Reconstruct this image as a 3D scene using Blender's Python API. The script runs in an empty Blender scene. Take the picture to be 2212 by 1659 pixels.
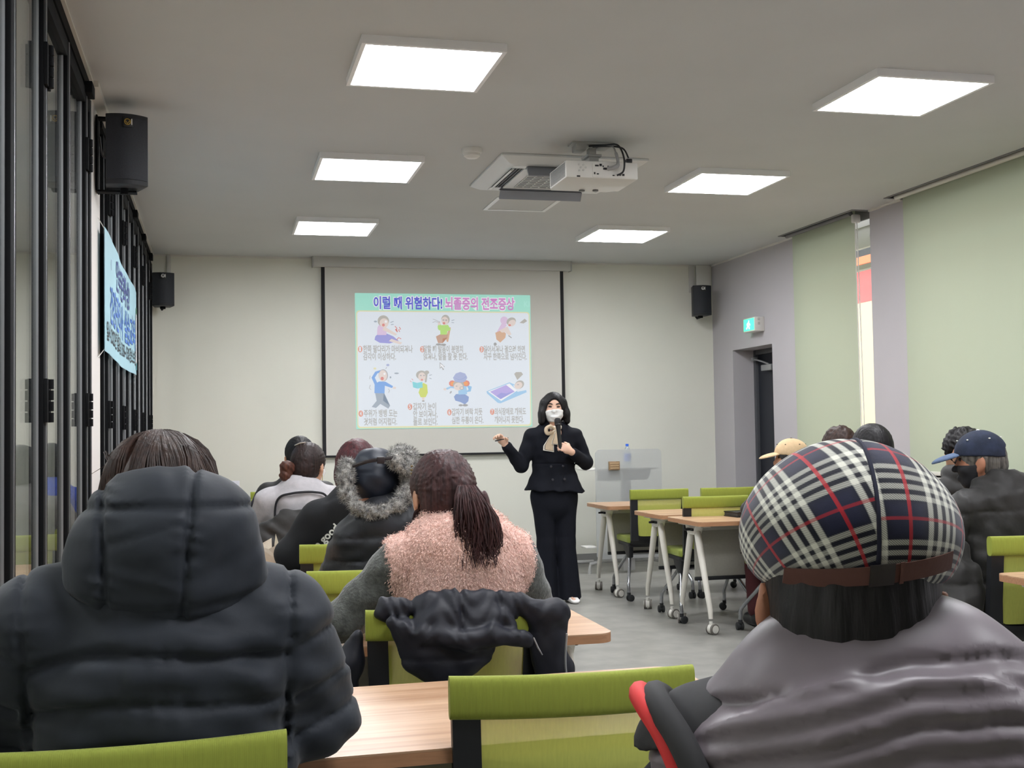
import bpy, bmesh, math, random
import numpy as np
from mathutils import Vector, Matrix
SC = bpy.context.scene
COL = SC.collection
PI = math.pi
random.seed(7)

# ---------------------------------------------------------------- camera, world, exposure
YAW, PITCH, ROLL, CZ = 0.2428, 0.0418, -0.0159, 1.31
_cy, _sy = math.cos(YAW), math.sin(YAW)
_f = Vector((_sy*math.cos(PITCH), _cy*math.cos(PITCH), math.sin(PITCH)))
_r = Vector((_cy, -_sy, 0)); _u = _r.cross(_f)
_r2 = _r*math.cos(ROLL) + _u*math.sin(ROLL); _u2 = _u*math.cos(ROLL) - _r*math.sin(ROLL)
cam = bpy.data.cameras.new('camera')
cam.sensor_fit = 'HORIZONTAL'; cam.sensor_width = 36.0; cam.lens = 2575/2212*36.0
cam.clip_start = 0.05; cam.clip_end = 200
camo = bpy.data.objects.new('camera', cam); COL.objects.link(camo)
camo.matrix_world = Matrix(((_r2.x,_u2.x,-_f.x,0),(_r2.y,_u2.y,-_f.y,0),(_r2.z,_u2.z,-_f.z,CZ),(0,0,0,1)))
SC.camera = camo
SC.view_settings.view_transform = 'Standard'; SC.view_settings.look = 'None'
SC.view_settings.gamma = 1.0; SC.view_settings.use_curve_mapping = False
SC.view_settings.exposure = EXPOSURE = 0.43
PANEL = 26.0          # radiance of the ceiling panels
SKY = 3.0
world = bpy.data.worlds.new('overcast_sky'); SC.world = world
world.use_nodes = True
wb = world.node_tree.nodes['Background']
wb.inputs[0].default_value = (0.92, 0.96, 1.0, 1); wb.inputs[1].default_value = SKY

# ---------------------------------------------------------------- materials
def lin(c):
    c /= 255.0
    return c/12.92 if c <= 0.04045 else ((c+0.055)/1.055)**2.4
def rgb(r, g, b): return (lin(r), lin(g), lin(b), 1.0)
MATS = {}
def mat(name, col=(200,200,200), rough=0.5, metal=0.0, spec=0.5, noise=None, bump=None, emit=None,
        sheen=0.0, stretch=None, col2=None, coords='Object', trans=0.0, coat=0.0):
    """noise=(scale, mix amount), bump=(scale, strength, distance)"""
    if name in MATS: return MATS[name]
    m = bpy.data.materials.new(name); m.use_nodes = True; MATS[name] = m
    nt = m.node_tree; N = nt.nodes; L = nt.links
    b = N['Principled BSDF']
    c = rgb(*col)
    b.inputs['Base Color'].default_value = c
    b.inputs['Roughness'].default_value = rough; b.inputs['Metallic'].default_value = metal
    b.inputs['Specular IOR Level'].default_value = spec
    if sheen:
        b.inputs['Sheen Weight'].default_value = sheen; b.inputs['Sheen Roughness'].default_value = 0.4
    if coat: b.inputs['Coat Weight'].default_value = coat
    if trans: b.inputs['Transmission Weight'].default_value = trans
    vec = None
    if noise or bump:
        tc = N.new('ShaderNodeTexCoord'); mp = N.new('ShaderNodeMapping')
        if stretch: mp.inputs['Scale'].default_value = stretch
        L.new(tc.outputs[coords], mp.inputs[0]); vec = mp.outputs[0]
    if noise:
        t = N.new('ShaderNodeTexNoise'); t.inputs['Scale'].default_value = noise[0]; t.inputs['Detail'].default_value = 5
        L.new(vec, t.inputs['Vector'])
        rp = N.new('ShaderNodeValToRGB'); rp.color_ramp.elements[0].position = 0.3; rp.color_ramp.elements[1].position = 0.7
        k = noise[1]
        c2 = rgb(*col2) if col2 else tuple(max(0, x*(1-k)) for x in c[:3]) + (1,)
        rp.color_ramp.elements[0].color = c2
        rp.color_ramp.elements[1].color = c if col2 else tuple(min(1, x*(1+k*0.6)) for x in c[:3]) + (1,)
        L.new(t.outputs['Fac'], rp.inputs[0]); L.new(rp.outputs[0], b.inputs['Base Color'])
    if bump:
        t2 = N.new('ShaderNodeTexNoise'); t2.inputs['Scale'].default_value = bump[0]; t2.inputs['Detail'].default_value = 4
        L.new(vec, t2.inputs['Vector'])
        bp = N.new('ShaderNodeBump'); bp.inputs['Strength'].default_value = bump[1]
        bp.inputs['Distance'].default_value = bump[2] if len(bump) > 2 else 0.004
        L.new(t2.outputs['Fac'], bp.inputs['Height']); L.new(bp.outputs[0], b.inputs['Normal'])
    if emit:
        b.inputs['Emission Color'].default_value = rgb(*emit[0]); b.inputs['Emission Strength'].default_value = emit[1]
    return m

# ---------------------------------------------------------------- objects
def tag(o, label, cat=None, group=None, kind=None):
    o['label'] = label
    if cat: o['category'] = cat
    if group: o['group'] = group
    if kind: o['kind'] = kind
    return o
def empty(name, loc=(0,0,0), rz=0.0, label=None, cat=None, group=None, kind=None):
    o = bpy.data.objects.new(name, None); COL.objects.link(o)
    o.empty_display_size = 0.05
    o.location = loc; o.rotation_euler = (0, 0, rz)
    if label: tag(o, label, cat, group, kind)
    return o
def place(name, me, m=None, parent=None):
    if m is not None:
        me.materials.clear(); me.materials.append(m)
    o = bpy.data.objects.new(name, me); COL.objects.link(o)
    if parent is not None: o.parent = parent
    return o
def copy_tree(o, parent=None):
    c = o.copy(); COL.objects.link(c); c.parent = parent
    for ch in list(o.children): copy_tree(ch, c)
    return c

class MB:
    """collects shapes into one mesh"""
    def __init__(s): s.v = []; s.f = []
    def add(s, vs, fs, M=None):
        n = len(s.v)
        if M is not None: vs = [tuple(M @ Vector(v)) for v in vs]
        s.v += [tuple(v) for v in vs]; s.f += [tuple(i+n for i in f) for f in fs]; return s
    def bm(s, bm, M=None):
        bm.verts.index_update()
        s.add([v.co[:] for v in bm.verts], [[v.index for v in f.verts] for f in bm.faces], M); bm.free(); return s
    def box(s, x0, x1, y0, y1, z0, z1, bev=0.0, seg=2, M=None):
        vs = [(x,y,z) for x in (x0,x1) for y in (y0,y1) for z in (z0,z1)]
        fs = [(0,1,3,2),(4,6,7,5),(0,4,5,1),(2,3,7,6),(0,2,6,4),(1,5,7,3)]
        if not bev: return s.add(vs, fs, M)
        b = bmesh.new(); bv = [b.verts.new(v) for v in vs]
        for f in fs: b.faces.new([bv[i] for i in f])
        bmesh.ops.bevel(b, geom=list(b.edges), offset=bev, segments=seg, profile=0.5, affect='EDGES')
        return s.bm(b, M)
    def prism(s, pts, d0, d1, axis='z', M=None, bev=0.0):
        """polygon pts (2-D) extruded along axis from d0 to d1; axis z: (x,y), y: (x,z), x: (y,z)"""
        n = len(pts)
        def P(p, d): return (p[0],p[1],d) if axis == 'z' else ((p[0],d,p[1]) if axis == 'y' else (d,p[0],p[1]))
        vs = [P(p,d0) for p in pts] + [P(p,d1) for p in pts]
        fs = [tuple(range(n))[::-1], tuple(range(n,2*n))] + [(i,(i+1)%n,n+(i+1)%n,n+i) for i in range(n)]
        b = bmesh.new(); bv = [b.verts.new(v) for v in vs]
        for f in fs: b.faces.new([bv[i] for i in f])
        bmesh.ops.recalc_face_normals(b, faces=list(b.faces))
        if bev:
            bmesh.ops.bevel(b, geom=list(b.edges), offset=bev, segments=2, profile=0.5, affect='EDGES')
        return s.bm(b, M)
    def tube(s, pts, rad, n=10, cap=True, M=None, flat=None):
        """swept circle along pts; rad float or list; flat=(axis Vector, factor) squashes the section"""
        P = [Vector(p) for p in pts]; k = len(P)
        R = rad if isinstance(rad, (list, tuple)) else [rad]*k
        T = [(P[min(i+1,k-1)]-P[max(i-1,0)]).normalized() for i in range(k)]
        a = Vector((0,0,1)) if abs(T[0].z) < 0.9 else Vector((1,0,0))
        u = T[0].cross(a).normalized(); vs = []
        for i in range(k):
            u = (u - T[i]*u.dot(T[i])).normalized(); w = T[i].cross(u)
            for j in range(n):
                t = 2*PI*j/n; d = (u*math.cos(t)+w*math.sin(t))*R[i]
                if flat: d = d - flat[0]*d.dot(flat[0])*(1-flat[1])
                vs.append(P[i]+d)
        fs = [(i*n+j, i*n+(j+1)%n, (i+1)*n+(j+1)%n, (i+1)*n+j) for i in range(k-1) for j in range(n)]
        if cap: fs += [tuple(range(n))[::-1], tuple((k-1)*n+j for j in range(n))]
        return s.add([v[:] for v in vs], fs, M)
    def cyl(s, c0, c1, r0, r1=None, n=20, M=None):
        return s.tube([c0, c1], [r0, r0 if r1 is None else r1], n=n, M=M)
    def lathe(s, prof, n=24, M=None):
        """prof: list of (r, z)"""
        vs = []; k = len(prof)
        for r, z in prof:
            vs += [(r*math.cos(2*PI*j/n), r*math.sin(2*PI*j/n), z) for j in range(n)]
        fs = [(i*n+j, i*n+(j+1)%n, (i+1)*n+(j+1)%n, (i+1)*n+j) for i in range(k-1) for j in range(n)]
        if prof[0][0] > 1e-6: fs.append(tuple(range(n))[::-1])
        if prof[-1][0] > 1e-6: fs.append(tuple((k-1)*n+j for j in range(n)))
        return s.add(vs, fs, M)
    def grid(s, fn, nu, nv, M=None, closed=False):
        vs = [fn(i/nu, j/nv) for j in range(nv+1) for i in range(nu+1)]
        fs = [(j*(nu+1)+i, j*(nu+1)+i+1, (j+1)*(nu+1)+i+1, (j+1)*(nu+1)+i) for j in range(nv) for i in range(nu)]
        return s.add(vs, fs, M)
    def mesh(s, name, smooth=True, ang=0.7):
        me = bpy.data.meshes.new(name); me.from_pydata(s.v, [], s.f); me.update()
        if smooth:
            me.shade_smooth(); me.set_sharp_from_angle(angle=ang)
        return me
    def build(s, name, m, parent=None, smooth=True, ang=0.7):
        return place(name, s.mesh(name, smooth, ang), m, parent)

def rrect(x0, x1, y0, y1, r, n=5):
    pts = []
    for cx, cy, a in ((x1-r,y1-r,0),(x0+r,y1-r,PI/2),(x0+r,y0+r,PI),(x1-r,y0+r,1.5*PI)):
        pts += [(cx+r*math.cos(a+PI/2*i/n), cy+r*math.sin(a+PI/2*i/n)) for i in range(n+1)]
    return pts
def flatpoly(pts, M):
    """filled flat polygon (may be concave) given in 2-D, placed by M"""
    b = bmesh.new(); vs = [b.verts.new((p[0],p[1],0)) for p in pts]; b.faces.new(vs)
    bmesh.ops.triangulate(b, faces=list(b.faces))
    return b
def text_mesh(body, size, bold=0.0, align='LEFT', space=1.0, xs=1.0):
    c = bpy.data.curves.new('lettering', 'FONT'); c.body = body; c.size = size; c.offset = bold
    c.align_x = align; c.space_character = space; c.resolution_u = 3
    o = bpy.data.objects.new('lettering', c)
    me = bpy.data.meshes.new_from_object(o)
    bpy.data.objects.remove(o); bpy.data.curves.remove(c)
    if xs != 1.0:
        for v in me.vertices: v.co.x *= xs
    return me
# ---------------------------------------------------------------- the room shell
X0, X1, Y0, Y1, H = -0.60, 5.00, -3.2, 11.48, 3.026
def wallmat(name, col, k=0.03):
    return mat(name, col, 0.85, noise=(1.3, k), bump=(160, 0.12, 0.002), spec=0.2)
M_wall = wallmat('wall_paint_white', (224,224,213))
M_lav = wallmat('wall_paint_lavender_grey', (184,181,184))
M_ceil = wallmat('ceiling_paint', (198,200,199))
M_col = wallmat('pillar_paint', (230,226,222), 0.02)
M_base = mat('baseboard_grey', (142,142,140), 0.6)
M_trim = mat('trim_white', (215,213,206), 0.5)
M_black = mat('black_aluminium', (18,19,21), 0.75, 0.0, spec=0.12)
M_silver = mat('silver_aluminium', (176,178,182), 0.35, 0.75)
M_floor = mat('floor_vinyl', (148,147,141), 0.34, noise=(6.0, 0.20), bump=(90, 0.08, 0.002), spec=0.45)
def struct(name, mb, m, label, parent=None):
    o = mb.build(name, m, parent)
    if parent is None: tag(o, label, kind='structure')
    return o
struct('floor', MB().box(X0-2.0, X1+0.6, Y0, Y1+0.2, -0.12, 0), M_floor, 'grey speckled vinyl floor of the lecture room')
# ceiling with two blind pockets cut out of its right edge
SLOTS = [(8.39, 9.62), (5.2, 7.89)]
SX = 4.86
mb = MB().box(X0-2.0, SX, Y0, Y1+0.2, H, H+0.15)
ys = [Y0, 5.2, 7.89, 8.39, 9.62, Y1+0.2]
for a, b in ((Y0,5.2),(7.89,8.39),(9.62,Y1+0.2)): mb.box(SX, X1+0.6, a, b, H, H+0.15)
struct('ceiling', mb, M_ceil, 'plain off white ceiling above the whole room')
M_pocket = mat('blind_pocket_grey', (120,120,122), 0.7)
for i, (a, b) in enumerate(SLOTS):
    mb = MB().box(SX-0.004, X1+0.05, a-0.004, b+0.004, H+0.13, H+0.15).box(SX-0.02, SX, a-0.02, b+0.02, H-0.006, H+0.14) \
         .box(SX, X1+0.02, a-0.02, a, H-0.006, H+0.14).box(SX, X1+0.02, b, b+0.02, H-0.006, H+0.14).box(X1+0.03, X1+0.05, a, b, H-0.05, H+0.14)
    struct('trim_%d' % (i+1), mb, M_pocket, ['grey recessed blind pocket above the narrow blind', 'long grey recessed blind pocket above the wide blind'][i])
# walls
struct('wall_back', MB().box(X0-2.0, X1+0.6, Y1, Y1+0.2, 0, H), M_wall, 'white front wall behind the projection screen')
struct('wall_rear', MB().box(X0-2.0, X1+0.6, Y0-0.2, Y0, 0, H), M_wall, 'white wall at the rear of the room')
DY0, DY1, DZ = 10.13, 11.0, 2.107
mb = MB()
W1a, W1b, W2a, W2b, SILL = 8.38, 9.60, 5.2, 7.865, 0.95
T = 0.30
mb.box(X1, X1+T, DY1, Y1, 0, H).box(X1, X1+T, DY0, DY1, DZ, H).box(X1, X1+T, W1b, DY0, 0, H)
mb.box(X1, X1+T, W1a, W1b, 0, SILL).box(X1, X1+T, W2b, W1a, 0, H).box(X1, X1+T, W2a, W2b, 0, SILL).box(X1, X1+T, Y0, W2a, 0, H)
struct('wall_right', mb, M_lav, 'lavender grey side wall with door recess and tall windows')
struct('baseboard_back', MB().box(X0, X1, Y1-0.012, Y1, 0, 0.1), M_base, 'grey baseboard strip along the front wall')
mb = MB()
for a, b in ((Y0,DY0),(DY1,Y1-0.012)): mb.box(X1-0.012, X1, a, b, 0, 0.1)
struct('baseboard_right', mb, M_base, 'grey baseboard strip along the lavender side wall')
mb = MB().box(X1-0.018, X1, 9.64, Y1, H-0.014, H).box(X1-0.018, X1, 7.91, 8.37, H-0.014, H).box(X0, X1, Y1-0.015, Y1, H-0.014, H)
struct('trim_3', mb, M_trim, 'thin white ceiling moulding along front and side wall')
# ---- door in the recess
M_door = mat('door_navy', (34,38,46), 0.45, noise=(3,0.08))
M_dframe = mat('door_frame_grey', (74,76,80), 0.45)
d = empty('door_1', (X1+0.22, (DY0+DY1)/2, 0), 0, 'dark navy door set back in the lavender side wall', kind='structure')
dy = (DY1-DY0)/2
MB().box(0.03, 0.075, -dy+0.05, dy-0.05, 0.01, DZ-0.05, 0.003).build('door_leaf', M_door, d)
MB().box(0, 0.08, dy-0.05, dy, 0, DZ, 0.004).box(0, 0.08, -dy, -dy+0.05, 0, DZ, 0.004).box(0, 0.08, -dy+0.05, dy-0.05, DZ-0.05, DZ, 0.004).build('door_frame', M_dframe, d)
M_closer = mat('door_closer_silver', (170,172,174), 0.4, 0.6)
cl = MB().box(-0.035, 0.028, -0.02, 0.2, DZ-0.22, DZ-0.16, 0.008).build('door_closer', M_closer, d)
MB().tube([(-0.02,0.05,DZ-0.16),(-0.03,0.18,DZ-0.125),(-0.03,dy-0.07,DZ-0.09)], 0.009).box(-0.05, 0.0, dy-0.1, dy-0.05, DZ-0.11, DZ-0.075, 0.005).build('closer_arm', M_closer, cl)
MB().cyl((0.03,-0.3,1.0),(-0.03,-0.3,1.0),0.012).tube([(-0.03,-0.3,1.0),(-0.035,-0.18,1.0)],0.01).build('door_handle', M_closer, d)
struct('wall_door_recess', MB().box(X1+0.305, X1+0.5, DY0-0.1, DY1+0.1, 0, DZ+0.1), M_lav, 'lavender wall piece closing the door recess')
# ---- windows, glass and sills
M_glass = bpy.data.materials.new('clear_glass'); M_glass.use_nodes = True
nt = M_glass.node_tree; nt.nodes.clear()
o_ = nt.nodes.new('ShaderNodeOutputMaterial'); mx = nt.nodes.new('ShaderNodeMixShader'); tr = nt.nodes.new('ShaderNodeBsdfTransparent')
gl = nt.nodes.new('ShaderNodeBsdfGlossy'); gl.inputs['Roughness'].default_value = 0.02
fr = nt.nodes.new('ShaderNodeFresnel'); fr.inputs[0].default_value = 1.5
tr.inputs[0].default_value = (0.93,0.95,0.94,1)
ge = nt.nodes.new('ShaderNodeNewGeometry'); mr = nt.nodes.new('ShaderNodeMapRange')   # same Fresnel on both faces of a pane
mr.inputs['To Min'].default_value = 1.5; mr.inputs['To Max'].default_value = 1/1.5
nt.links.new(ge.outputs['Backfacing'], mr.inputs['Value']); nt.links.new(mr.outputs[0], fr.inputs[0])
nt.links.new(fr.outputs[0], mx.inputs[0]); nt.links.new(tr.outputs[0], mx.inputs[1]); nt.links.new(gl.outputs[0], mx.inputs[2]); nt.links.new(mx.outputs[0], o_.inputs[0])
M_wframe = mat('window_frame_white', (206,204,198), 0.45)
for i, (a, b, mid) in enumerate(((W1a, W1b, 1), (W2a, W2b, 2))):
    w = empty('window_%d' % (i+1), (X1+0.2, (a+b)/2, SILL), 0, ['narrow tall window behind the green blind beside the door', 'wide tall window behind the big green blind'][i], kind='structure')
    hw = (b-a)/2; hh = H-SILL
    for y0, y1 in ((-hw,-hw+0.05),(hw-0.05,hw)): MB().box(0, 0.06, y0, y1, 0, hh).build('frame_stile', M_wframe, w)
    for z0, z1 in ((0,0.05),(hh-0.05,hh),(hh-0.40,hh-0.36)): MB().box(0, 0.06, -hw+0.05, hw-0.05, z0, z1).build('frame_rail', M_wframe, w)
    MB().box(0.025, 0.031, -hw+0.05, hw-0.05, 0.05, hh-0.40).build('pane', M_glass, w)
    MB().box(0.025, 0.031, -hw+0.05, hw-0.05, hh-0.36, hh-0.22).build('pane', M_glass, w); MB().box(0.01, 0.05, -hw+0.05, hw-0.05, hh-0.22, hh-0.05).build('spandrel_panel', M_wframe, w)
    MB().box(-0.225, 0.0, -hw-0.03, hw+0.03, -0.03, 0.0, 0.004).build('window_sill', M_wframe, w)
# ---- what the window gap shows outdoors
M_ext = mat('red_facade', (214,96,96), 0.8, noise=(0.8,0.15))
e = empty('neighbour_building', (11.5, 11.5, 0), 0, 'pinkish red building outside, seen through the gap beside the blind', 'building')
MB().box(0, 4, -9, 22, 0, 4.56).build('facade', M_ext, e)
MB().box(-0.15, 0, -9, 22, 4.42, 4.56).build('dark_band', mat('dark_fascia', (50,48,52), 0.7), e)
MB().box(-0.15, 0, -9, 22, 4.28, 4.42).build('orange_band', mat('orange_fascia', (228,120,80), 0.7), e)
MB().box(-0.05, 0, -9, 22, 0.0, 3.6).build('painted_glare', mat('painted_glare', (206,184,150), 0.7), e)  # pale panel: overexposed daylight on the lower facade, put into the colour
struct('ground_outside', MB().box(X1+0.6, 60, -40, 60, -0.3, -0.12), mat('outdoor_paving', (190,184,174), 0.9, noise=(1,0.1)), 'pale paving outside the windows')

# ---- left side: glazed folding partition, pillar, corridor behind it
struct('wall_left', MB().box(X0-2.2, X0-2.0, Y0, Y1, 0, H), wallmat('corridor_wall_cream', (226,222,212)), 'cream corridor wall behind the glass partition')
PX = -0.592
struct('wall_pillar', MB().box(X0-0.12, PX, 5.95, 6.55, 0, H, 0.004), M_col, 'white pillar between the two runs of glass folding doors')
struct('trim_4', MB().box(PX, PX+0.05, 5.93, 6.72, H-0.03, H), M_trim, 'white moulding around the pillar head')
mb = MB().box(X0-0.08, X0+0.02, Y0, 5.95, H-0.07, H).box(X0-0.08, X0+0.02, 6.55, 11.40, H-0.07, H)
mb.box(X0-0.05, X0-0.02, Y0, 5.95, H-0.1, H-0.07).box(X0-0.05, X0-0.02, 6.55, 11.40, H-0.1, H-0.07)
struct('trim_5', mb, M_black, 'black ceiling track of the folding doors')
mb = MB().box(X0+0.02, X0+0.035, Y0, 5.93, H-0.012, H).box(X0+0.02, X0+0.035, 6.72, Y1-0.02, H-0.012, H)
struct('trim_6', mb, M_trim, 'thin white moulding along the door track')
struct('wall_left_return', MB().box(X0-0.2, X0+0.015, 11.40, Y1, 0, H), M_col, 'narrow white wall return beside the last glass door')
struct('wall_left_rear', MB().box(X0-0.1, X0+0.03, Y0, 1.68, 0, H-0.1), M_wall, 'white wall beside the rear seats')
dn = [1]
def leaf(y0, y1, hinge, label):
    dn[0] += 1
    r = empty('door_%d' % dn[0], (X0, (y0+y1)/2, 0), 0, label, kind='structure')
    h = (y1-y0)/2 - 0.004; t = 0.024; s = 0.045; top = H-0.10
    for a, b in ((-h,-h+s),(h-s,h)): MB().box(-t, t, a, b, 0.01, top, 0.003).build('stile', M_black, r)
    for a, b in ((0.01,0.1),(top-0.07,top)): MB().box(-t, t, -h+s, h-s, a, b, 0.003).build('rail', M_black, r)
    for a, b in ((-h+s,-h+s+0.008),(h-s-0.008,h-s)): MB().box(-0.008, 0.008, a, b, 0.1, top-0.07).build('glazing_bead', M_silver, r)
    MB().box(-0.004, 0.004, -h+s, h-s, 0.1, top-0.07).build('pane', M_glass, r)
    MB().box(t-0.006, t+0.003, h, h+0.008, 0.01, top).build('edge_seal', M_silver, r)
    if hinge:
        for z in (0.35, 1.45, 2.62):
            hg = MB().box(t, t+0.012, h-0.045, h+0.05, z-0.075, z+0.075, 0.002).build('hinge', M_black, r)
            for k in range(4): MB().cyl((t+0.014,h+0.004,z-0.075+k*0.0385),(t+0.014,h+0.004,z-0.0415+k*0.0385),0.013,n=12).build('knuckle', M_black, hg)
        MB().box(-0.03, 0.055, h-0.06, h+0.06, top-0.03, H-0.075, 0.004).build('roller', M_black, r)
    return r
ORD = ['first','second','third','fourth','fifth','sixth','seventh','eighth','ninth','tenth','eleventh']
y = 5.74; js = []
while y > 1.5: js.append(y); y -= 0.675
js = [5.92] + js
for i in range(len(js)-1):
    leaf(js[i+1], js[i], i % 2 == 1, 'black framed glass folding door, %s before the white pillar' % ORD[i] if i else 'narrow black framed glass panel right before the white pillar')
y = 6.86; js = [6.56]
while y < 11.2: js.append(y); y += 0.51
js.append(11.39)
for i in range(len(js)-1):
    leaf(js[i], js[i+1], i % 2 == 0, 'black framed glass folding door, %s after the white pillar' % ORD[i])
# ---------------------------------------------------------------- ceiling panels
M_panel = mat('panel_diffuser', (255,255,255), 0.4, emit=((250,251,255), PANEL))
M_pframe = mat('panel_frame_white', (240,240,240), 0.45)
def make_light():
    r = empty('ceiling_light')
    w = 0.32; z0, z1 = -0.038, 0.0
    for a in range(4):
        R = Matrix.Rotation(a*PI/2, 4, 'Z')
        MB().prism([(-w,-w),(w,-w),(w-0.02,-w+0.02),(-w+0.02,-w+0.02)], z0, z1, M=R).build('frame_side', M_pframe, r)
    MB().box(-w+0.02, w-0.02, -w+0.02, w-0.02, z0+0.001, z0+0.008).build('diffuser', M_panel, r)
    MB().box(-w+0.02, w-0.02, -w+0.02, w-0.02, -0.012, 0).build('back_plate', M_pframe, r)
    return r
LX = (0.928, 3.382); LY = (5.345, 7.493, 9.648)
proto = make_light(); first = True
for i, yy in enumerate((*LY, 3.2, 1.05)):
    for j, xx in enumerate(LX):
        o = proto if first else copy_tree(proto); first = False
        o.location = (xx, yy, H)
        where = ['nearest the viewer', 'in the middle row', 'nearest the screen', 'overhead, just behind the visible rows', 'overhead, at the rear seats'][i]
        tag(o, 'square glowing white ceiling panel %s, %s' % (where, ['left column', 'right column'][j]), 'ceiling light', 'square ceiling panels')

for k, yy in enumerate((2.6, 5.2, 8.4)):  # added lamps, assumed, to brighten the corridor seen through the glass doors
    o = copy_tree(proto); o.location = (X0-1.1, yy, H)
    tag(o, 'square glowing ceiling panel added to light the corridor behind the glass, %s' % ['near the rear', 'in the middle', 'at the far end'][k], 'ceiling light', 'added corridor panels')

# ---------------------------------------------------------------- smoke detector
r = empty('smoke_detector', (1.495, 6.947, H), 0, 'round white smoke detector on the ceiling left of the projector', 'smoke detector')
M_plw = mat('white_plastic', (222,221,216), 0.4)
MB().lathe([(0.062,0.0),(0.062,-0.022),(0.056,-0.03)], 28).build('base', M_plw, r)
MB().lathe([(0.05,-0.03),(0.048,-0.045),(0.034,-0.056),(0.0,-0.058)], 28).build('sensor_dome', M_plw, r)

# ---------------------------------------------------------------- cassette air conditioner
AX, AY = 2.17, 7.48
r = empty('air_conditioner', (AX, AY, H-0.002), 0, 'white four way ceiling cassette air conditioner behind the projector', 'air conditioner')
M_ac = mat('ac_white', (218,220,219), 0.42); M_acg = mat('ac_flap_grey', (136,139,146), 0.5); M_slot = mat('ac_slot_dark', (40,42,46), 0.7)
w = 0.475
mb = MB()
for a in range(4):
    R = Matrix.Rotation(a*PI/2, 4, 'Z')
    mb.add([(-w,-w,0),(w,-w,0),(w,-w,-0.012),(-w,-w,-0.012),(-w+0.06,-w+0.06,-0.045),(w-0.06,-w+0.06,-0.045),(-w+0.105,-w+0.105,-0.05),(w-0.105,-w+0.105,-0.05)],
           [(0,1,2,3),(3,2,5,4),(4,5,7,6)], R)
mb.build('fascia', M_ac, r)
for a in range(4):
    R = Matrix.Rotation(a*PI/2, 4, 'Z')
    s = MB().box(-0.30, 0.30, -w+0.105, -w+0.185, -0.045, -0.01, M=R).build('air_slot', M_slot, r)
    for k in range(3): MB().box(-0.29, 0.29, -w+0.115+k*0.024, -w+0.119+k*0.024, -0.0515, -0.046, M=R).build('slot_vane', M_acg, s)
    dr = (0.062, 0.012, 0.052, 0.012)[a]; MB().prism([(-w+0.112,-0.050),(-w+0.125,-0.055),(-w+0.112-dr*0.5,-0.056-dr),(-w+0.102-dr*0.5,-0.052-dr)], -0.29, 0.29, 'x', M=R).build('air_flap', M_acg if a % 2 == 0 else M_ac, r)
    MB().box(0.30, w-0.1, -w+0.1, -w+0.19, -0.052, -0.01, M=R).build('corner_cover', M_ac, r)
MB().box(-w+0.185, w-0.185, -w+0.185, w-0.185, -0.055, -0.03, 0.004).build('centre_panel', M_ac, r)
g = empty('intake_grille'); g.parent = r
M_gr = mat('grille_dark', (92,95,100), 0.6)
MB().box(-0.225, 0.225, -0.225, 0.225, -0.0565, -0.052).build('grille_backing', M_gr, g)
for k in range(10): MB().box(-0.225, 0.225, -0.225+k*0.0495, -0.217+k*0.0495, -0.063, -0.055).build('grille_slat', M_ac, g)
for k in range(9): MB().box(-0.225+k*0.0545, -0.2195+k*0.0545, -0.225, 0.225, -0.061, -0.055).build('grille_bar', M_ac, g)
# ---- access hatch frame beyond it
r = empty('access_hatch', (2.22, 8.57, H), 0, 'square ceiling access hatch with white edging beyond the air conditioner', 'hatch')
M_al = mat('hatch_edging', (226,228,226), 0.35, 0.2)
for a in range(4):
    R = Matrix.Rotation(a*PI/2, 4, 'Z')
    MB().prism([(-0.245,-0.245),(0.245,-0.245),(0.215,-0.215),(-0.215,-0.215)], -0.008, 0.0, M=R).build('edging', M_al, r)
MB().box(-0.215, 0.215, -0.215, 0.215, -0.004, 0.0).build('hatch_board', M_ceil, r)

# ---------------------------------------------------------------- projector
M_pj = mat('projector_white', (214,212,206), 0.42); M_dk = mat('port_black', (18,18,20), 0.5); M_gp = mat('port_grey', (120,120,120), 0.5, 0.4)
PXc, PYc, PZ = 2.168, 6.70, 2.776
r = empty('projector', (PXc, PYc, PZ), 0, 'white ceiling projector with cables hanging from its mount', 'projector')
pw, pd, ph = 0.218, 0.20, 0.10
MB().box(-pw, pw, -pd, pd-0.05, 0, ph, 0.008).prism([(-pw,pd-0.06),(pw,pd-0.06),(pw-0.06,pd),(-pw+0.02,pd)], 0.004, ph-0.004, bev=0.004).build('body', M_pj, r)
for k in range(12): MB().box(-pw-0.003, -pw+0.002, -pd+0.02+0.0, pd-0.08, 0.010+k*0.007, 0.0125+k*0.007).build('side_vent', M_gp, r)
pl = MB().box(-0.06, pw-0.022, -pd-0.003, -pd+0.002, 0.006, ph-0.016, 0.001).build('port_plate', M_pj, r)
for (x, z, w_, h_) in ((-0.045,0.076,0.022,0.009),(-0.018,0.078,0.014,0.014),(0.0,0.074,0.008,0.008),(0.03,0.074,0.008,0.008),(0.004,0.058,0.022,0.012),(-0.052,0.03,0.008,0.012),(-0.035,0.029,0.012,0.007),(0.06,0.024,0.012,0.006),(0.1,0.026,0.012,0.013),(0.12,0.026,0.013,0.012)):
    MB().box(x, x+w_, -pd-0.006, -pd-0.002, z-0.008, z-0.008+h_, 0.001).build('port', M_dk, pl)
for (x, z) in ((-0.13,0.06),(-0.115,0.075),(-0.115,0.045),(-0.1,0.06),(-0.14,0.078),(-0.14,0.042)):
    MB().cyl((x,-pd-0.003,z),(x,-pd+0.002,z),0.006,n=12).build('button', mat('button_grey',(196,195,190),0.5), r)
MB().box(-0.155, -0.135, -pd-0.003, -pd, 0.004, 0.012).build('lock_slot', M_dk, r)
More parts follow.
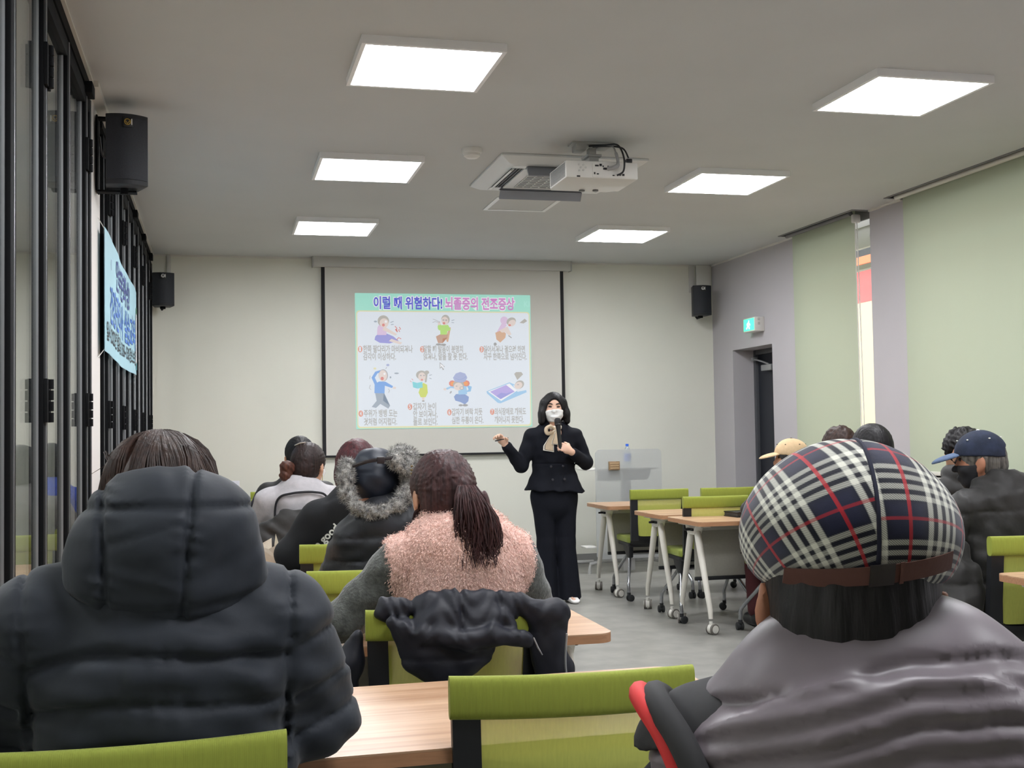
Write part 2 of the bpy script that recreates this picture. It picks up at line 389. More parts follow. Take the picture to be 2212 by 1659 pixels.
for (x, y) in ((-0.02,pd-0.06),(0.06,pd-0.08)): MB().cyl((x,y,0.002),(x,y,-0.008),0.018,n=16).build('foot', M_gp, r)
MB().cyl((-0.09,pd-0.004,0.05),(-0.09,pd+0.02,0.05),0.034,n=24).build('lens', M_dk, r)
M_mt = mat('mount_grey', (176,176,172), 0.45, 0.3)
m_ = MB().box(-0.03, 0.03, -0.05, 0.05, ph, ph+0.06, 0.003).box(-0.045, 0.045, -0.06, 0.06, ph+0.06, ph+0.075, 0.003).box(-0.02, 0.02, -0.03, 0.03, ph+0.075, H-PZ-0.03).build('mount_post', M_mt, r)
MB().box(-0.13, 0.13, -0.05, 0.05, H-PZ-0.014, H-PZ, 0.002).box(-0.105, -0.045, -0.05, 0.05, H-PZ-0.05, H-PZ-0.012, 0.003).box(0.03, 0.10, -0.05, 0.05, H-PZ-0.03, H-PZ-0.012, 0.003).build('mount_bracket', M_mt, r)
for sx in (-1, 1): MB().tube([(sx*0.03,0,ph+0.03),(sx*0.1,0.03,ph+0.02),(sx*0.17,0.06,ph)], 0.008, n=8).build('mount_arm', M_mt, r)
M_cb = mat('cable_black', (20,20,24), 0.5); M_cg = mat('cable_grey', (150,150,150), 0.5)
def curve_pts(P, n=8):
    P = [Vector(p) for p in P]; out = []
    for i in range(len(P)-1):
        p0, p1, p2, p3 = P[max(i-1,0)], P[i], P[i+1], P[min(i+2,len(P)-1)]
        for k in range(n):
            t = k/n
            out.append(0.5*((2*p1)+(p2-p0)*t+(2*p0-5*p1+4*p2-p3)*t*t+(3*p1-p0-3*p2+p3)*t**3))
    return out + [P[-1]]
MB().tube(curve_pts([(-0.02,-0.02,ph+0.13),(0.05,-0.1,ph+0.12),(0.1,-0.19,ph+0.10),(0.12,-0.235,ph+0.02),(0.115,-0.24,0.04),(0.085,-0.212,0.018)]), 0.0055, n=8).build('cable', M_cb, r)
MB().tube(curve_pts([(0.0,-0.03,ph+0.125),(0.07,-0.1,ph+0.115),(0.14,-0.16,ph+0.09),(0.168,-0.18,ph+0.03)]), 0.005, n=8).box(0.15, 0.185, -0.2, -0.17, ph-0.002, ph+0.022, 0.004).build('cable', M_cb, r)
MB().tube(curve_pts([(0.02,-0.03,ph+0.13),(0.08,-0.13,ph+0.11),(0.085,-0.2,ph+0.05),(0.085,-0.232,0.08),(0.06,-0.24,0.058),(0.03,-0.21,0.056)]), [0.005]*16+[0.009]*9+[0.012]*16, n=8).build('cable', M_cg, r)

# ---------------------------------------------------------------- projection screen and slide
SY = Y1-0.045
r = empty('projection_screen', (2.17, SY, 1.1), 0, 'pull down projection screen with black side borders showing a health slide', 'projection screen')
M_case = mat('screen_case_grey', (196,195,190), 0.45); M_scr = mat('screen_fabric', (206,204,196), 0.8, bump=(400,0.05)); M_bord = mat('screen_border_black', (18,18,22), 0.7)
MB().box(-1.275, 1.275, -0.055, 0.045, 1.832, 1.93, 0.006).build('case', M_case, r)
for sx in (-1.285, 1.275): MB().box(sx, sx+0.012, -0.06, 0.045, 1.828, 1.934, 0.003).build('end_cap', mat('case_cap_grey',(172,172,170),0.5), r)
MB().box(-1.165, 1.175, 0.0, 0.002, 0.03, 1.835).build('fabric', M_scr, r)
for a, b in ((-1.2,-1.165),(1.175,1.21)): MB().box(a, b, 0.0, 0.002, 0.03, 1.835).build('side_border', M_bord, r)
MB().box(-1.2, 1.21, -0.008, 0.01, 0.012, 0.032, 0.003).build('bottom_bar', M_bord, r)
# slide (projected picture): unit square 0..1 mapped on the fabric
SW, SH = 1.742, 1.308
sl = empty('slide_image', (-0.88, -0.004, 0.278)); sl.parent = r
tag(sl, 'bright projected slide with cartoon figures and Korean captions')
def smat(name, col, s=0.46):
    return mat('slide_'+name, tuple(100+c*0.22 for c in col), 0.9, spec=0.0, emit=(col, s))
layer = [0]
def smesh(pts, m, name='shape', parent=None, lift=None):
    """pts in slide units (x 0..100, y 0..75 down)"""
    layer[0] += 1
    P = [(p[0]/100*SW, SH-p[1]/75*SH) for p in pts]
    b = bmesh.new(); vs = [b.verts.new((p[0], -0.0003*(lift if lift is not None else 1), p[1])) for p in P]
    f = b.faces.new(vs); bmesh.ops.triangulate(b, faces=[f])
    me = bpy.data.meshes.new(name); b.to_mesh(me); b.free()
    return place(name, me, m, parent or sl)
def circ(cx, cy, rx, ry=None, n=20, rot=0):
    ry = rx if ry is None else ry
    return [(cx+rx*math.cos(2*PI*i/n)*math.cos(rot)-ry*math.sin(2*PI*i/n)*math.sin(rot), cy+rx*math.cos(2*PI*i/n)*math.sin(rot)+ry*math.sin(2*PI*i/n)*math.cos(rot)) for i in range(n)]
def stroke(pts, w):
    """thin ribbon along a polyline"""
    L_, R_ = [], []
    for i, p in enumerate(pts):
        a = pts[max(i-1,0)]; b = pts[min(i+1,len(pts)-1)]
        dx, dy = b[0]-a[0], b[1]-a[1]; q = math.hypot(dx, dy) or 1
        L_.append((p[0]-dy/q*w/2, p[1]+dx/q*w/2)); R_.append((p[0]+dy/q*w/2, p[1]-dx/q*w/2))
    return L_ + R_[::-1]
K = dict(mint=(158,232,212), white=(228,236,246), yel=(232,226,170), blue=(62,66,214), pink=(214,126,206), mauve=(196,150,190), grey=(176,176,174), dgrey=(150,150,150),
         red=(226,138,112), skin=(232,214,206), hair=(176,172,164), violet=(146,146,222), lime=(176,226,104), brown=(196,150,126), tan=(214,166,130), sky=(104,160,232), slate=(152,166,182),
         cyan=(118,214,222), chart=(206,218,82), lav=(160,172,216), lblue=(150,200,238), mblue=(122,150,206), purple=(178,160,230), mouth=(222,120,112), lpink=(222,192,226), glow=(248,248,252), orange=(244,150,70), line=(168,168,172))
S = {k: smat(k, v) for k, v in K.items()}
smesh([(0,0),(100,0),(100,75),(0,75)], S['mint'], 'background', lift=0)
def rr(x0,x1,y0,y1,rad): return rrect(x0,x1,y0,y1,rad)
smesh(rr(0.6,99.5,9.6,74.6,1.8), S['yel'], 'panel_border', lift=1)
smesh(rr(1.2,98.9,10.2,73.7,1.5), S['white'], 'panel', lift=2)
def stext(body, x, y, size, m, bold, name='caption', width=None, parent=None, lift=6):
    me = text_mesh(body, 1.0, bold)
    xs = [v.co.x for v in me.vertices]; x0, x1 = min(xs), max(xs)
    sz = size/75*SH*1.25
    kx = sz if width is None else width/100*SW/(x1-x0)
    for v in me.vertices:
        v.co = Vector((x/100*SW + (v.co.x-x0)*kx, -0.0003*lift, SH - y/75*SH + v.co.y*sz))
    return place(name, me, m, parent or sl)
for dx in (0,): 
    stext('이럴 때 위험하다!', 9.9, 8.05, 6.1, S['glow'], 0.085, 'title_glow', 39.4, lift=4)
    stext('이럴 때 위험하다!', 10.3, 8.0, 6.0, S['blue'], 0.028, 'title', 38.6)
    stext('뇌졸중의 전조증상', 50.1, 8.05, 6.1, S['glow'], 0.085, 'title_glow', 41.0, lift=4)
    stext('뇌졸중의 전조증상', 50.5, 8.0, 6.0, S['pink'], 0.028, 'title', 40.2)
stext('KI', 96.3, 6.6, 3.6, smat('faint', (172,238,222)), 0.02, 'faint_mark', 3.2)
CAP = [(1,4.2,32.5,'한쪽 팔다리가 마비되거나|감각이 이상하다.',1.3,27.6,18.2,4.2), (2,37.8,32.5,'말할 때 발음이 분명치|않거나, 말을 잘 못 한다.',35.9,22.6,25.2,4.2), (3,72.2,32.5,'일어서거나 걸으려 하면|자꾸 한쪽으로 넘어진다.',69.8,24.2,25.2,4.2),
       (4,4.2,68.0,'주위가 뱅뱅 도는|것처럼 어지럽다.',1.3,18.6,18.4,4.6), (5,31.6,64.5,'갑자기 눈이|안 보이거나,|둘로 보인다.',28.6,13.0,13.8,4.25), (6,53.4,67.8,'갑자기 벼락 치듯|심한 두통이 온다.',50.8,17.6,18.2,4.6), (7,78.0,67.8,'의식장애로 깨워도|깨어나지 못한다.',75.4,18.4,17.0,4.6)]
for n, x, y, t, bx, w1, w2, ls in CAP:
    smesh(circ(bx+1.3, y-1.5, 1.25, 1.75), S['red'], 'number_badge', lift=4)
    stext(str(n), bx+0.75, y-0.35, 2.8, S['white'], 0.02, 'number', 1.0)
    for k, ln in enumerate(t.split('|')):
        stext(ln, x, y+k*ls, 3.5, S['grey'], 0.030, 'caption', w1 if k == 0 else (w2 if k == 1 else 13.8))
fmap = [(12.2,9.8,0.83),(11.6,8.6,0.745),(12.3,10.3,0.76)]+[(39.8,36.0,0.73)]*4; fno = [0]
def fig(name, shapes):
    e = empty(name); e.parent = sl; a_, b_, k_ = fmap[fno[0]]; fno[0] += 1
    for i, (pts, c) in enumerate(shapes): smesh([(px_, a_+(py_-b_)*k_) for px_, py_ in pts], S[c], 'shape', e, 4+i*0.4)
    return e
fig('illustration', [  # woman sitting, numb arm
 ([(11,24),(13,21.5),(17,21.8),(21,23.8),(24,26.8),(19,28.6),(13.5,28.2),(10.6,26.2)],'violet'), ([(20,25.5),(26,28),(25,29.3),(18.5,27)],'skin'),
 (circ(14.8,19.2,2.6,3.6),'lpink'), ([(12.2,19),(17.4,19),(17.2,23),(12,23)],'lpink'), ([(16,17.2),(23.2,22.3),(22.4,23.4),(15,19.6)],'skin'),
 (circ(15.6,13.6,3.2,3.8),'hair'), (circ(16.0,14.9,2.5,3.1),'skin'), (circ(15.6,16.3,0.8,1.0),'mouth'), (circ(17.0,14.0,0.7,0.9),'glow'),
 (stroke([(22,17),(23.2,18.6),(22.2,19.2),(23.4,21)],0.5),'mouth'), (stroke([(24.4,17.6),(25.2,19),(24,19.4),(24.6,20.8)],0.5),'mouth'), (stroke([(23,26.2),(24,24.6),(25.4,25.6)],0.5),'mouth'),
 (circ(11.2,14,0.9,0.6),'slate'), (stroke([(19.5,14.6),(21.3,13.8)],0.5),'slate'), (stroke([(19.8,16),(21.3,15.8)],0.5),'slate')])
fig('illustration', [  # man on a chair coughing
 ([(50.5,25.5),(53,18),(53.6,18.2),(52,29),(51.2,29)],'tan'), ([(45,25),(48,23),(52,23.4),(51.5,26),(48.8,26.5),(48.8,30),(46.2,30)],'brown'), (circ(46.5,31,1.6,0.8),'dgrey'), (circ(49.2,31.2,1.6,0.8),'dgrey'),
 ([(47.4,16.5),(52,16.2),(53.6,20),(51.6,21),(51.2,23.6),(47.6,23.6)],'lime'), (circ(47.2,18,1.1,2.4),'lime'), (circ(47,15.3,0.8,1.2),'skin'),
 (circ(50.6,12.2,2.4,3.6),'hair'), (circ(50.2,13.2,2.0,3.1),'skin'), (circ(49.7,15,0.7,0.9),'mouth'), (circ(49.4,12.6,0.6,0.6),'line'), (circ(51.0,12.7,0.6,0.6),'line'),
 (stroke([(43.4,12),(44.8,12.6),(46,13.4),(47.6,14)],0.35),'line'), (stroke([(43.2,14.6),(44.6,13.8),(46,14.2),(47.4,14.6)],0.35),'line'), (stroke([(54,13),(55.6,12.4)],0.5),'slate'), (stroke([(54,14.4),(55.4,14.6)],0.5),'slate')])
fig('illustration', [  # woman stumbling
 (circ(84.5,13.3,2.3,3.0),'lpink'), ([(80,22),(83,15.5),(86,16.5),(83,22.5)],'lpink'),
 ([(79.2,22.5),(83,20.4),(85.4,23),(85,26.2),(82,29.8),(79.8,27.5)],'tan'), ([(81.5,20.8),(86.4,17.6),(87.2,20),(88.6,23.6),(87.2,24.6),(85,22),(83,22.4)],'skin'),
 (circ(88.6,14,2.6,3.2,rot=0.5),'hair'), (circ(89,15.2,2.0,2.7,rot=0.5),'skin'), (circ(87.6,16.8,0.8,0.8),'mouth'), ([(93.4,15),(96.5,11.8),(98,13.6),(95.8,15.4)],'hair'), (circ(79,31,0.9,1.2),'dgrey'), (stroke([(86.8,24.5),(88.6,26.3)],0.6),'dgrey')])
fig('illustration', [  # dizzy man
 ([(10.6,57.2),(15.6,57.2),(14.8,63),(18.8,66.8),(17.8,69),(13.4,65.4),(11,68.4),(8.6,67.6),(11.4,63)],'slate'),
 ([(10.4,50),(13,48.4),(16.4,48.6),(20.6,52),(20,53.4),(16,51.6),(15.8,57.4),(10.2,57.2)],'sky'), (stroke([(11.4,51),(9.6,45.5),(11.4,41.6),(14,40.6)],1.8),'sky'), (circ(21.3,53.3,1.0,0.8),'skin'),
 (circ(15.2,43.8,2.6,4.6),'line'), (circ(15,44,2.3,4.2),'skin'), (circ(14.6,46.2,0.9,1.3),'mouth'), (circ(15.9,42.6,0.6,0.9),'glow'),
 (circ(10.6,38.6,0.9,0.9,5),'yel'), (circ(17.8,36,1.0,1.0,5),'lav'), (stroke([(17.2,37.4),(16.6,39)],0.3),'line'), (circ(22.6,42.3,1.3,0.6),'slate'), (circ(19.2,45.3,0.5,0.8),'slate'), (stroke([(8,44),(7.6,46.6)],0.3),'line'), (stroke([(8,51),(7.4,53.4),(8.4,54.6)],0.3),'line'), (stroke([(18,57),(18.6,55.4),(18,54)],0.3),'line')])
fig('illustration', [  # woman reading
 ([(36.2,51.6),(37.6,49.6),(39.6,51),(39.4,54),(40,57.2),(38.8,60.6),(36,60.6),(34.8,57)],'chart'), ([(36.6,60.6),(38.2,60.6),(37.9,63.2),(36.9,63.2)],'skin'), (circ(37.4,63.5,0.8,0.5),'dgrey'),
 (circ(36.6,43.6,3.1,3.4),'hair'), (circ(39.6,41.6,1.3,1.4),'hair'), ([(38.6,42.5),(40,43),(39.4,49),(38.4,49.4)],'hair'), (circ(36.8,45,2.1,3.4),'skin'), (circ(36.8,47.3,0.6,0.7),'mouth'), (circ(36.2,44,0.5,0.5),'line'), (circ(38,44,0.5,0.5),'line'),
 ([(31.4,48.6),(34,49.6),(37,48.8),(37.2,53.2),(34.2,54),(31.8,53)],'cyan'), (stroke([(34,49.6),(34.2,54)],0.25),'lblue'), (stroke([(30,48),(31,49)],0.3),'mouth'), (stroke([(31,46.4),(31.8,47.6)],0.3),'mouth'), (stroke([(41,44),(42.4,43.4)],0.5),'slate'), (stroke([(41,46),(42.2,46.6)],0.5),'slate')])
fig('illustration', [  # headache
 ([(56,58.4),(60.5,58),(63.4,60.6),(63,64),(61,66.4),(58.6,64.6),(55.6,63.4),(54.8,60.4)],'mblue'), (circ(61.2,67,1.6,0.9),'dgrey'), (circ(58.6,67,1.2,0.8),'dgrey'),
 ([(57.4,52.4),(62,51.6),(62.4,58.6),(57.4,58.8)],'lblue'), (stroke([(62,52),(64.6,53),(64,56),(61.4,56.4)],1.3),'lblue'), (stroke([(57,53.6),(53,53),(50.6,54.4)],1.4),'lblue'), (circ(49.8,54.6,0.9,0.9),'skin'),
 (circ(54,50.2,2.0,2.4,9),'mouth'), (circ(54.2,50.3,1.3,1.6,9),'orange'), (circ(62,50.2,2.0,2.4,9),'mouth'), (circ(61.8,50.3,1.3,1.6,9),'orange'),
 (circ(57.5,51.2,3.2,3.3),'hair'), (circ(57.4,52.6,2.6,3.0),'skin'), (circ(59.3,53.8,1.2,1.3),'dgrey'), (circ(59.3,53.8,0.9,1.0),'skin'), (circ(56.4,52.3,0.5,0.4),'line'),
 ([(54.4,45.8),(56,42.6),(58.6,41.4),(61.4,42.6),(62.6,45.8),(61.4,48.8),(58.4,49.6),(55.4,48.6)],'lav'), (stroke([(55.5,46),(58,47.6),(61,46),(62.2,44.4)],0.25),'mblue'), (circ(53,57,0.5,1.1,rot=0.4),'line')])
fig('illustration', [  # person lying in bed
 ([(73.6,56.4),(87,49.6),(96.6,55),(97,57.4),(81.6,65.8),(80,65.4),(73.8,58)],'lblue'), ([(74.4,56.6),(87,50.4),(91.4,56),(82,64)],'glow'), ([(75.6,56.8),(85,51.6),(90,56.8),(81.6,62.6)],'purple'), ([(79,60.2),(82,57.6),(85,58.2),(89.4,56.4),(82,62.4)],'violet'),
 ([(89,52),(95,51),(97,55.6),(91.6,57)],'white'), (circ(92.8,51.4,2.6,3.4,rot=0.4),'hair'), (circ(92.2,52,2.2,2.9,rot=0.4),'skin'), (circ(92,51.4,0.6,0.4),'line'), ([(91.6,47.8),(89.8,43),(91,41.6),(94,41.6),(95,43.4)],'hair')])
smesh([(47,38.2),(47,41.9),(48.0,41.1),(48.7,42.6),(49.4,42.3),(48.7,40.8),(49.9,40.8)], S['dgrey'], 'pointer', lift=6)
smesh([(47.3,38.9),(47.3,41.2),(48.1,40.5),(48.9,42.0),(48.3,40.4),(49.2,40.4)], S['glow'], 'pointer_fill', lift=7)

# ---------------------------------------------------------------- wall speakers
M_spk = mat('speaker_black', (26,29,34), 0.55); M_gold = mat('badge_gold', (176,146,70), 0.4, 0.6); M_badge = mat('badge_black', (14,14,16), 0.4)
M_mesh = mat('speaker_grille', (30,34,42), 0.6, noise=(420,0.6), bump=(420,0.6,0.003))
M_bwhite = mat('badge_white', (225,225,222), 0.5)
def speaker(name, loc, rz, w, d, h, label, big):
    r = empty(name, loc, rz, label, 'speaker', 'black wall speakers')
    n = 10; fr_ = [(-w/2 + w*i/n, -d/2 - 0.035*(1-(2*i/n-1)**2)) for i in range(n+1)]
    prof = fr_ + [(w/2*0.72, d/2), (-w/2*0.72, d/2)]
    MB().prism(prof, 0, h, bev=0.003).build('cabinet', M_spk, r)
    fg = [(x*0.97, y-0.006) for x, y in fr_] + [(x*0.97, y+0.004) for x, y in fr_[::-1]]
    MB().prism(fg, h*0.07, h*0.94).build('grille', M_mesh, r)
    yb = -d/2-0.035-0.008
    b = MB().box(-0.028, 0.022, yb-0.003, yb+0.006, h*0.8, h*0.8+0.05, 0.002).build('badge', M_badge, r)
    ring = MB().lathe([(0.0135,-0.0015),(0.0165,0),(0.0135,0.0015),(0.0115,0),(0.0135,-0.0015)], 20, M=Matrix.Translation((-0.004,yb-0.004,h*0.8+0.027)) @ Matrix.Rotation(PI/2,4,'X'))
    ring.tube([(-0.013,yb-0.004,h*0.8+0.03),(-0.004,yb-0.004,h*0.8+0.018),(0.005,yb-0.004,h*0.8+0.03)], 0.0025, n=6).build('emblem', M_gold if big else M_bwhite, b)
    MB().box(0.0135, 0.0185, yb-0.006, yb-0.002, h*0.8+0.012, h*0.8+0.042).build('white_mark', M_bwhite, b)
    return r
s1 = speaker('wall_speaker', (-0.452, 6.30, 2.585), 0.22, 0.205, 0.18, 0.355, 'large black speaker on a bracket on the white pillar', True)
br = empty('bracket'); br.parent = s1
Mi = Matrix.Rotation(-0.22, 4, 'Z')
MB().box(-0.135, -0.127, -0.02, 0.1, -0.015, 0.37, M=Mi).build('bracket_plate', M_black, br)
MB().box(-0.135, 0.06, 0.0, 0.06, -0.018, -0.008, M=Mi).build('bracket_arm', M_black, br)
MB().box(-0.135, -0.02, 0.0, 0.06, 0.356, 0.366, M=Mi).build('bracket_arm', M_black, br)
MB().cyl((0,0,-0.03),(0,0,0),0.02,n=14).build('bracket_knob', M_black, br)
MB().tube(curve_pts([(-0.125,0.08,0.28),(-0.115,0.06,0.2),(-0.1,0.06,0.17),(-0.06,0.05,0.165)]), 0.005, n=8, M=Mi).build('speaker_cable', M_cg, s1)
s2 = speaker('wall_speaker', (-0.475, 11.24, 2.515), 0.1, 0.195, 0.16, 0.30, 'small black speaker in the left corner of the front wall', False)
s3 = speaker('wall_speaker', (4.765, 11.24, 2.475), -0.12, 0.19, 0.16, 0.30, 'small black speaker in the right corner beside the exit sign', False)
for s_ in (s2, s3):
    MB().cyl((0.0,0.0,-0.02),(0.0,0.0,0.0),0.025,n=14).tube([(0,0.0,-0.012),(0.0,0.12,-0.012),(0,0.2,0.03)],0.012,n=8).build('bracket', M_black, s_)
for x, w_, lab in ((-0.43,0.035,'thin white cable duct above the left corner speaker'),(4.77,0.055,'narrow cable duct above the right corner speaker'),(4.9,0.16,'wide grey duct cover in the right corner')):
    tag(MB().box(x-w_/2, x+w_/2, Y1-0.025, Y1-0.001, 2.74, H-0.002, 0.003).build('cable_duct', M_case if x < 4.8 else M_trim, None), lab, 'cable duct')

# ---------------------------------------------------------------- banner
M_ban = mat('banner_blue', (170,212,226), 0.6, noise=(2.0,0.06)); M_btx = mat('banner_text_blue', (70,120,206), 0.6); M_btn = mat('banner_text_navy', (60,76,150), 0.6); M_btk = mat('banner_text_black', (46,50,60), 0.6); M_bw = mat('banner_white', (240,242,244), 0.6)
r = empty('banner', (X0+0.042, 6.42, 1.77), 0, 'light blue cloth banner with blue Korean lettering hung across the glass doors', 'banner')
BL, BHt = 2.46, 0.64
def bz(u, v):  # sag of the cloth
    return v*(BHt - 0.05*u) - 0.015*math.sin(PI*u)*(1-v) + 0.0
def bx(u): return 0.005*math.sin(u*9.0) + 0.002*math.sin(u*23)
mb = MB(); mb.grid(lambda u, v: (bx(u), u*BL, bz(u,v)), 60, 6); mb.grid(lambda u, v: (bx(u)-0.002, (1-u)*BL, bz(1-u,v)), 60, 6)
mb.v = [(a if i < 61*7 else bx(1-(i-61*7)%61/60)-0.002, b, c) for i, (a,b,c) in enumerate(mb.v)]
mb.build('cloth', M_ban, r)
def btext(body, u0, u1, v, size, m):
    me = text_mesh(body, 1.0, 0.02); xs = [q.co.x for q in me.vertices]; a, b = min(xs), max(xs)
    bm_ = bmesh.new(); bm_.from_mesh(me); bmesh.ops.triangulate(bm_, faces=list(bm_.faces)); bm_.to_mesh(me); bm_.free()
    for q in me.vertices:
        u = u0 + (q.co.x-a)/(b-a)*(u1-u0)
        q.co = Vector((bx(u)+0.003, u*BL, bz(u, v)+q.co.y*size))
    return place('lettering', me, m, r)
btext('안부문화성!', 0.27, 0.72, 0.66, 0.20, M_btn)
btext('건강관리사 실습교육', 0.10, 0.90, 0.30, 0.225, M_btx)
btext('일시:2022년 월요일 13:00~15:00 장소:보건소', 0.03, 0.97, 0.115, 0.11, M_btk)
me = MB().grid(lambda u, v: (bx(0.93+0.07*u)+0.004, (0.925+0.07*u)*BL, bz(0.96, 0.12+0.6*v)), 4, 6).build('white_figure', M_bw, r)
for v0, m in ((0.72,mat('banner_green',(70,130,90),0.6)),(0.06,mat('banner_teal',(100,176,186),0.6))):
    MB().grid(lambda u, v: (bx(0.95+0.05*u)+0.0045, (0.945+0.05*u)*BL, bz(0.97, v0+0.08*v)), 3, 2).build('print_patch', m, r)
for u in (0.12, 0.80): MB().grid(lambda a, b: (bx(u)+0.004, (u+0.008*a)*BL, bz(u, 0.72-0.25*(u-0.12)+0.09*b)), 1, 1).build('print_mark', M_btn, r)
for u in (0.006, 0.994):
    for v in (0.02, 0.98): MB().tube([(bx(u),u*BL,bz(u,v)),(bx(u)-0.028,u*BL+(-0.06 if u < 0.5 else 0.06),bz(u,v)+(0.05 if v > .5 else -0.05))], 0.002, n=6).build('tie_string', M_bwhite, r)

# ---------------------------------------------------------------- exit sign
r = empty('exit_sign', (X1, 10.40, 2.24), 0, 'small green lit exit sign on the lavender wall above the door', 'exit sign')
MB().box(-0.10, 0, -0.125, 0.125, 0.0, 0.135, 0.006).build('housing', M_plw, r)
gs = MB().box(-0.085, -0.012, 0.1245, 0.128, 0.012, 0.123).build('lit_face', mat('exit_green', (70,210,150), 0.4, emit=((60,220,150), 1.6)), r)
gf = MB().box(-0.103, -0.099, -0.11, 0.11, 0.012, 0.123).build('lit_face', MATS['exit_green'], r)
Mx = mat('exit_white', (240,255,248), 0.4, emit=((225,255,240), 2.0))
for par, Mt in ((gf, Matrix.Translation((-0.104,0,0)) ), (gs, Matrix.Translation((-0.048,0.129,0)) @ Matrix.Rotation(-PI/2,4,'Z') @ Matrix.Scale(0.5,4,Vector((0,1,0))))):
    mb = MB().cyl((0,-0.005,0.1),(-0.001,-0.005,0.1),0.009,n=12,M=Mt)
    for P in ([(0,0,0.09),(0,0.012,0.06)],[(0,0.012,0.06),(0,-0.012,0.045),(0,-0.012,0.025)],[(0,0.012,0.06),(0,0.03,0.045),(0,0.045,0.03)],[(0,0,0.085),(0,-0.02,0.075),(0,-0.03,0.06)],[(0,0,0.085),(0,0.022,0.08),(0,0.03,0.065)]):
        mb.tube(P, 0.006, n=6, M=Mt)
    mb.build('running_figure', Mx, par)
for z in (0.1, 0.06): MB().box(-0.07, -0.05, -0.131, -0.125, z, z+0.025, 0.002).build('test_switch', M_case, r)

# ---------------------------------------------------------------- roller blinds
M_blind = bpy.data.materials.new('blind_fabric'); M_blind.use_nodes = True
nt = M_blind.node_tree; b_ = nt.nodes['Principled BSDF']; o_ = nt.nodes['Material Output']
b_.inputs['Base Color'].default_value = rgb(176,184,164); b_.inputs['Roughness'].default_value = 0.9; b_.inputs['Specular IOR Level'].default_value = 0.1
tl = nt.nodes.new('ShaderNodeBsdfTranslucent'); tl.inputs[0].default_value = rgb(206,214,190)
mx = nt.nodes.new('ShaderNodeMixShader'); mx.inputs[0].default_value = 0.16
nt.links.new(b_.outputs[0], mx.inputs[1]); nt.links.new(tl.outputs[0], mx.inputs[2]); nt.links.new(mx.outputs[0], o_.inputs[0])
tx = nt.nodes.new('ShaderNodeTexWave'); tx.inputs['Scale'].default_value = 60; tcn = nt.nodes.new('ShaderNodeTexCoord'); bpn = nt.nodes.new('ShaderNodeBump'); bpn.inputs['Strength'].default_value = 0.05
nt.links.new(tcn.outputs['Object'], tx.inputs['Vector']); nt.links.new(tx.outputs[0], bpn.inputs['Height']); nt.links.new(bpn.outputs[0], b_.inputs['Normal'])
M_rail = mat('blind_rail_white', (216,216,206), 0.4)
def blind(y0, y1, zb, label, chain):
    r = empty('roller_blind', (X1-0.03, (y0+y1)/2, zb), 0, label, 'roller blind', 'pale green roller blinds')
    h = H+0.06-zb; hw = (y1-y0)/2
    MB().grid(lambda u, v: (0.004*math.sin(u*7), -hw+2*hw*u, v*h), 16, 2).build('cloth', M_blind, r)
    MB().cyl((0.02,-hw,h),(0.02,hw,h),0.024,n=16).build('roller_tube', M_rail, r)
    MB().cyl((-0.045,-hw-0.01,h-0.06),(-0.045,hw+0.01,h-0.06),0.02,n=16).box(-0.06,-0.03,-hw,hw,h-0.02,h-0.005).build('head_rail', M_rail if not chain else M_pocket, r)
    MB().box(-0.012, 0.012, -hw, hw, -0.02, 0.008, 0.004).build('bottom_bar', M_rail, r)
    if chain:
        MB().box(-0.05, 0.02, -hw-0.055, -hw-0.015, h-0.14, h-0.07, 0.012).build('chain_drive', M_plw, r)
        MB().tube(curve_pts([(-0.015,-hw-0.02,h-0.12),(-0.015,-hw-0.03,0.6),(-0.015,-hw-0.045,0.36),(-0.015,-hw-0.06,0.34),(-0.015,-hw-0.075,0.38),(-0.015,-hw-0.075,0.6),(-0.015,-hw-0.05,h-0.12)], 6), 0.004, n=6).build('pull_chain', M_plw, r)
        MB().box(-0.02, -0.01, -hw-0.068, -hw-0.052, 0.2, 0.34, 0.003).build('chain_tag', M_plw, r)
    return r
blind(8.545, 9.625, 0.97, 'pale green narrow roller blind beside the dark door', True)
blind(5.22, 7.865, 0.985, 'pale green wide roller blind at the right edge behind the seated men', False)
# ---------------------------------------------------------------- materials of the furniture
def wood_mat():
    m = bpy.data.materials.new('oak_laminate'); m.use_nodes = True
    nt = m.node_tree; N = nt.nodes; L = nt.links; b = N['Principled BSDF']
    tc = N.new('ShaderNodeTexCoord'); mp = N.new('ShaderNodeMapping'); mp.inputs['Scale'].default_value = (1.2, 22, 22)
    n1 = N.new('ShaderNodeTexNoise'); n1.inputs['Scale'].default_value = 1.6; n1.inputs['Detail'].default_value = 6; n1.inputs['Distortion'].default_value = 0.4
    rp = N.new('ShaderNodeValToRGB'); rp.color_ramp.elements[0].position = 0.32; rp.color_ramp.elements[1].position = 0.68
    rp.color_ramp.elements[0].color = rgb(168,128,96); rp.color_ramp.elements[1].color = rgb(206,172,140)
    L.new(tc.outputs['Object'], mp.inputs[0]); L.new(mp.outputs[0], n1.inputs['Vector']); L.new(n1.outputs['Fac'], rp.inputs[0]); L.new(rp.outputs[0], b.inputs['Base Color'])
    b.inputs['Roughness'].default_value = 0.33; b.inputs['Specular IOR Level'].default_value = 0.45
    return m
M_wood = wood_mat()
M_edge = mat('oak_edge_band', (176,130,96), 0.45, noise=(14,0.15), stretch=(1,10,10))
M_leg = mat('table_leg_white', (220,216,206), 0.4)
M_mod = mat('modesty_panel_grey', (168,166,156), 0.5, noise=(60,0.05))
M_blk = mat('black_plastic', (22,24,28), 0.5, bump=(500,0.1,0.001))
M_chrome = mat('chair_chrome', (170,172,176), 0.25, 0.9)
